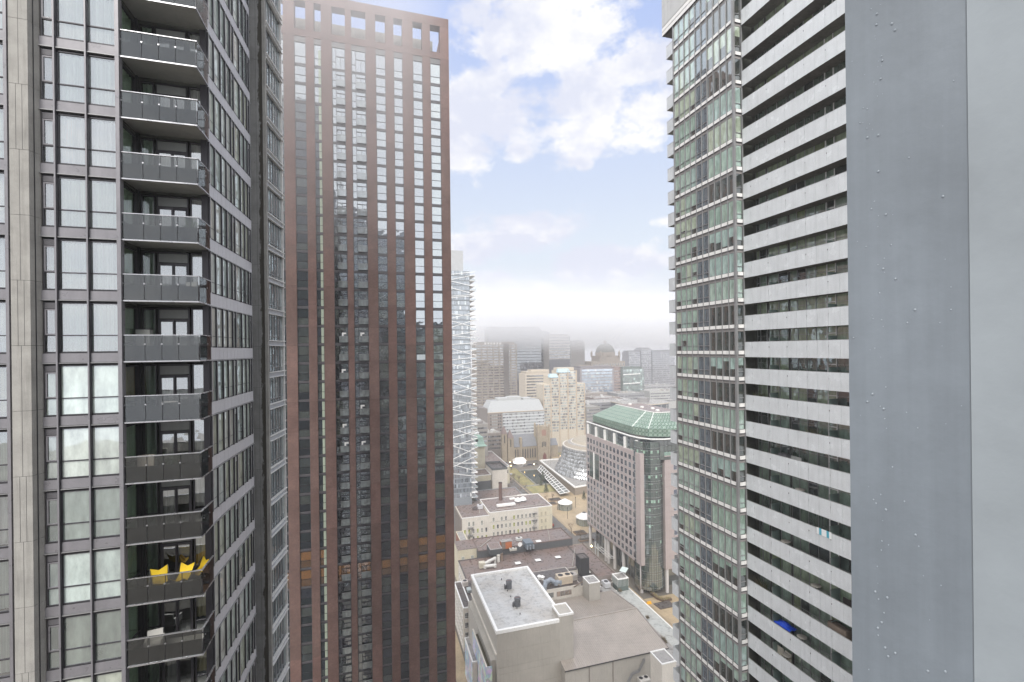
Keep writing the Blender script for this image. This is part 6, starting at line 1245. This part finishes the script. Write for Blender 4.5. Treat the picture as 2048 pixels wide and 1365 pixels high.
# on the long balconies
def onb(px, py): return atX(px, py, XF+.8)
y, z = onb(1572, 1262); fl = [w-.5+.28 for w in wb]; near = lambda z: max([f for f in fl if f < z+.2] or [min(fl)])
zf_ = near(z); B = MB(); g = random.Random(3); n = 7
for i in range(n):
    for j in range(n):
        f = lambda u, v: (XF+.25+u*1.1, y-1.0+v*2.0, zf_+1.35+.35*math.sin(u*3.1)*math.sin(v*3.1)+.06*math.sin(9*u+7*v)+.05*math.cos(11*v))
        B.q([f(i/n, j/n), f((i+1)/n, j/n), f((i+1)/n, (j+1)/n), f(i/n, (j+1)/n)], 'attr_semi', (.01, .06, .50))
for j in range(n): v0, v1 = -1+2*j/n, -1+2*(j+1)/n; B.q([(XF+.24, y+v0, zf_+.1), (XF+.24, y+v1, zf_+.1), (XF+.25, y+v1, zf_+1.38), (XF+.25, y+v0, zf_+1.38)], 'attr_semi', (.01, .05, .42))
solo(B, 'tarpaulin', 'crumpled bright blue tarpaulin heaped on a long balcony', 'tarpaulin')
def bchair(px, py, lb, c_):
    y, z = onb(px, py); zf_ = near(z); x = XF+.75; t_ = thing('patio_chair', lb, 'chair', (x, y, zf_), 'patio chairs on the long balconies'); B = MB(); B.box(x-.38, x+.38, y-.38, y+.38, zf_+.42, zf_+.52, 'attr_matte', c_); B.obj('seat', t_); B = MB(); B.box(x+.30, x+.38, y-.38, y+.38, zf_+.52, zf_+1.45, 'attr_matte', c_); B.obj('backrest', t_)
    for a_ in (-.34, .34):
        for b_ in (-.34, .34): B = MB(); B.box(x+a_-.03, x+a_+.03, y+b_-.03, y+b_+.03, zf_, zf_+.42, 'frame_grey'); B.obj('leg', t_)
bchair(1557, 1300, 'white cushioned patio chair below the blue tarpaulin', (.62, .58, .50)); bchair(1572, 1318, 'second white patio chair, lower on the same long balcony', (.60, .57, .50)); bchair(1580, 917, 'left pale folding chair on a middle long balcony', (.6, .6, .58)); bchair(1592, 923, 'right pale folding chair on a middle long balcony', (.6, .6, .58)); bchair(1640, 160, 'light wooden chair on an upper long balcony', (.50, .32, .12)); bchair(1690, 1205, 'dark patio chair at the column edge', (.07, .06, .06))
rb_ = random.Random(31); todo = []
for w_ in wb[9:30]: todo.append((w_-.5+.28, rb_.randrange(4), rb_.choice([41.6, 38.4, 36.6, 35.0, 31.5])))
def rank_words(i, n): return 'lowest' if i == n-1 else ('highest' if i == 0 else ['', 'second', 'third', 'fourth', 'fifth', 'sixth', 'seventh', 'eighth', 'ninth', 'tenth'][i]+' highest')
for kind in range(3):
    sel = [t for t in todo if t[1] == kind]
    for i, (zf_, k_, y) in enumerate(sel):
        x = XF+.8; rk = rank_words(i, len(sel)); B = MB()
        if kind == 0:
            B.box(-.3, .3, -.9, .9, 0, .55, 'attr_matte', (.20, .13, .08)); B.box(-.25, .25, -.85, .85, .55, .6, 'attr_matte', (.05, .04, .03))
            for q in range(60): B.tube((rb_.uniform(-.2, .2), rb_.uniform(-.8, .8), .6), (rb_.uniform(-.4, .4), rb_.uniform(-1, 1), rb_.uniform(1.0, 1.9)), .03, 'leaf', rb_.choice([(.09, .12, .05), (.16, .13, .08)]), 3, .01)
            solo(B, 'planter_box', rk+' planter box with thin shrubs on the long pale balconies', 'planter', (x, y, zf_), 'planter boxes on the long balconies')
        elif kind == 1:
            B.cyl(0, 0, .45, 1.28, 1.33, 'attr_matte', (.35, .33, .30), 16); B.cyl(0, 0, .04, .02, 1.28, 'frame_dark', n=6); B.cyl(0, 0, .28, 0, .04, 'frame_dark', n=10)
            solo(B, 'bar_table', rk+' round bar table standing on the long pale balconies', 'table', (x, y, zf_), 'high tables on the long balconies')
        else:
            B.box(-.35, .35, -.5, .5, .1, 1.55, 'attr_semi', rb_.choice([(.10, .10, .11), (.40, .40, .38), (.22, .15, .10)])); B.box(-.33, .33, -.48, .48, 0, .1, 'frame_black'); B.box(-.37, -.35, -.02, .02, .2, 1.5, 'frame_black')
            solo(B, 'storage_box', rk+' upright storage box on the long pale balconies', 'storage box', (x, y, zf_), 'storage boxes on the long balconies')
def wicker(x, y, z, rot, lb, c_):
    t_ = thing('armchair', lb, 'chair', (x, y, z), 'armchairs on the dark tower balconies', rot); Mx = T(x, y, z, rot)
    for nm, q in (('seat', (-.3, .3, -.3, .3, .30, .44)), ('backrest', (-.32, .32, .24, .34, .44, .95)), ('armrest', (-.38, -.30, -.3, .3, .30, .68)), ('armrest', (.30, .38, -.3, .3, .30, .68))): B = MB(); B.box(*q, 'attr_matte', c_); B.obj(nm, t_, Mx)
    for a_ in (-.32, .32):
        for b_ in (-.27, .27): B = MB(); B.cyl(a_, b_, .025, 0, .30, 'frame_dark', n=6); B.obj('leg', t_, Mx)
wicker(-10.1, 27.6, ZL(3)+.14, .4, 'brown wicker armchair on the third dark balcony from the top', (.22, .13, .07)); wicker(-9.0, 27.5, ZL(1)+.14, -.5, 'pale grey armchair on a middle dark balcony', (.50, .50, .48)); wicker(-10.6, 27.5, ZL(-5)+.14, .2, 'white armchair on the balcony under the yellow chairs', (.66, .65, .62))
B = MB(); B.box(-.3, .3, -.2, .2, 0, 1.45, 'attr_semi', (.34, .35, .33)); B.box(-.31, .31, -.21, .21, 1.45, 1.5, 'frame_dark'); solo(B, 'utility_cabinet', 'slim grey utility cabinet in the corner of a middle dark balcony', 'cabinet', (-11.1, 28.1, ZL(0)+.14))
B = MB(); B.cyl(0, 0, .22, 0, .45, 'attr_matte', (.10, .10, .10), 12, r2=.26)
for i in range(90): a_ = rb_.uniform(0, 6.28); l = rb_.uniform(.2, .5); B.tube((0, 0, .4), (l*math.cos(a_)*.8, l*math.sin(a_)*.5, .5+rb_.uniform(.2, .9)), .02, 'leaf', (.06, .11, .04), 3, .008)
solo(B, 'fern_pot', 'green spiky plant in a black pot on an upper dark balcony', 'plant', (-9.0, 28.0, ZL(2)+.14))
y, z = onb(1680, 1258); zf_ = near(z); B = MB(); B.box(XF+.4, XF+1.1, y-.9, y+.9, zf_, zf_+1.75, 'attr_matte', (.14, .11, .09)); 
for j in range(3): B.box(XF+.38, XF+.4, y-.85, y+.85, zf_+.1+j*.55, zf_+.6+j*.55, 'attr_matte', (.19, .15, .12))
solo(B, 'storage_cabinet', 'brown storage cabinet at the right end of a lower long balcony', 'cabinet')
y, z = onb(1662, 1068); B = MB(); Zt = near(z)+1.42
for i in range(6): a_ = y-.75+i*.25; B.q([(XF-.06, a_, Zt+.08), (XF-.06, a_+.25, Zt+.08), (XF-.045, a_+.25, Zt-.55), (XF-.045, a_, Zt-.55)], 'attr_matte', (.80, .82, .82) if i % 3 != 1 else (.10, .42, .55))
solo(B, 'towel', 'white and turquoise towel hung over a long balcony guard', 'towel')

# ================================================================== haze
m = bpy.data.materials.new('haze_air'); m.use_nodes = True; nt = m.node_tree; nt.nodes.clear()
pv = nn(nt, 'ShaderNodeVolumePrincipled'); pv.inputs['Color'].default_value = (.93, .935, .955, 1); pv.inputs['Density'].default_value = HAZE_D if 'HAZE_D' in globals() else .00036; pv.inputs['Anisotropy'].default_value = .2
o_ = nn(nt, 'ShaderNodeOutputMaterial'); nt.links.new(pv.outputs[0], o_.inputs['Volume']); MATS['haze_air'] = m
B = MB(); B.box(-900, 2600, -700, 2600, -1, 213, 'haze_air'); B.obj('haze', kind='stuff')

m = bpy.data.materials.new('cloud_air'); m.use_nodes = True; nt = m.node_tree; nt.nodes.clear()
g = nn(nt, 'ShaderNodeNewGeometry'); sp = nn(nt, 'ShaderNodeSeparateXYZ'); nt.links.new(g.outputs['Position'], sp.inputs[0])
up = ramp(nt, sp.outputs[2], 100, 155, 0, 1); dn = ramp(nt, sp.outputs[2], 125, 250, 1, 0); wv = ramp(nt, noise(nt, .006, 2, .5), .3, .7, .5, 1.5)
k1 = nn(nt, 'ShaderNodeMath', operation='MULTIPLY'); nt.links.new(up, k1.inputs[0]); nt.links.new(up, k1.inputs[1]); k2 = nn(nt, 'ShaderNodeMath', operation='MULTIPLY'); nt.links.new(k1.outputs[0], k2.inputs[0]); nt.links.new(dn, k2.inputs[1])
kd = nn(nt, 'ShaderNodeMath', operation='MULTIPLY'); nt.links.new(k2.outputs[0], kd.inputs[0]); nt.links.new(dn, kd.inputs[1]); k2 = kd
k3 = nn(nt, 'ShaderNodeMath', operation='MULTIPLY'); nt.links.new(k2.outputs[0], k3.inputs[0]); nt.links.new(wv, k3.inputs[1]); k4 = nn(nt, 'ShaderNodeMath', operation='MULTIPLY'); nt.links.new(k3.outputs[0], k4.inputs[0]); k4.inputs[1].default_value = .023
pv = nn(nt, 'ShaderNodeVolumePrincipled'); pv.inputs['Color'].default_value = (.90, .905, .925, 1); nt.links.new(k4.outputs[0], pv.inputs['Density']); o_ = nn(nt, 'ShaderNodeOutputMaterial'); nt.links.new(pv.outputs[0], o_.inputs['Volume']); MATS['cloud_air'] = m
B = MB(); B.box(-100, 1500, 620, 1500, 100, 250, 'cloud_air'); o = B.obj('low_cloud', kind='stuff'); o['label'] = 'low cloud swallowing the tops of the far towers'; o['category'] = 'cloud'

m = bpy.data.materials.new('wisp_air'); m.use_nodes = True; nt = m.node_tree; nt.nodes.clear()
g = nn(nt, 'ShaderNodeNewGeometry'); sp = nn(nt, 'ShaderNodeSeparateXYZ'); nt.links.new(g.outputs['Position'], sp.inputs[0])
up = ramp(nt, sp.outputs[2], 122, 164, 0, 1); sd_ = ramp(nt, sp.outputs[0], 4, 12.9, 1, 0); tp = ramp(nt, sp.outputs[2], 166, 178, 1, 0)
k1 = nn(nt, 'ShaderNodeMath', operation='MULTIPLY'); nt.links.new(up, k1.inputs[0]); nt.links.new(sd_, k1.inputs[1]); k2 = nn(nt, 'ShaderNodeMath', operation='MULTIPLY'); nt.links.new(k1.outputs[0], k2.inputs[0]); nt.links.new(tp, k2.inputs[1])
k3 = nn(nt, 'ShaderNodeMath', operation='MULTIPLY'); nt.links.new(k2.outputs[0], k3.inputs[0]); k3.inputs[1].default_value = .024
pv = nn(nt, 'ShaderNodeVolumePrincipled'); pv.inputs['Color'].default_value = (.985, .985, 1, 1); nt.links.new(k3.outputs[0], pv.inputs['Density']); o_ = nn(nt, 'ShaderNodeOutputMaterial'); nt.links.new(pv.outputs[0], o_.inputs['Volume']); MATS['wisp_air'] = m
B = MB(); B.box(-40, 13.0, 58, 79.0, 121, 179, 'wisp_air'); o = B.obj('mist_wisp', kind='stuff'); o['label'] = 'thin mist hanging before the top of the brick tower'; o['category'] = 'mist'
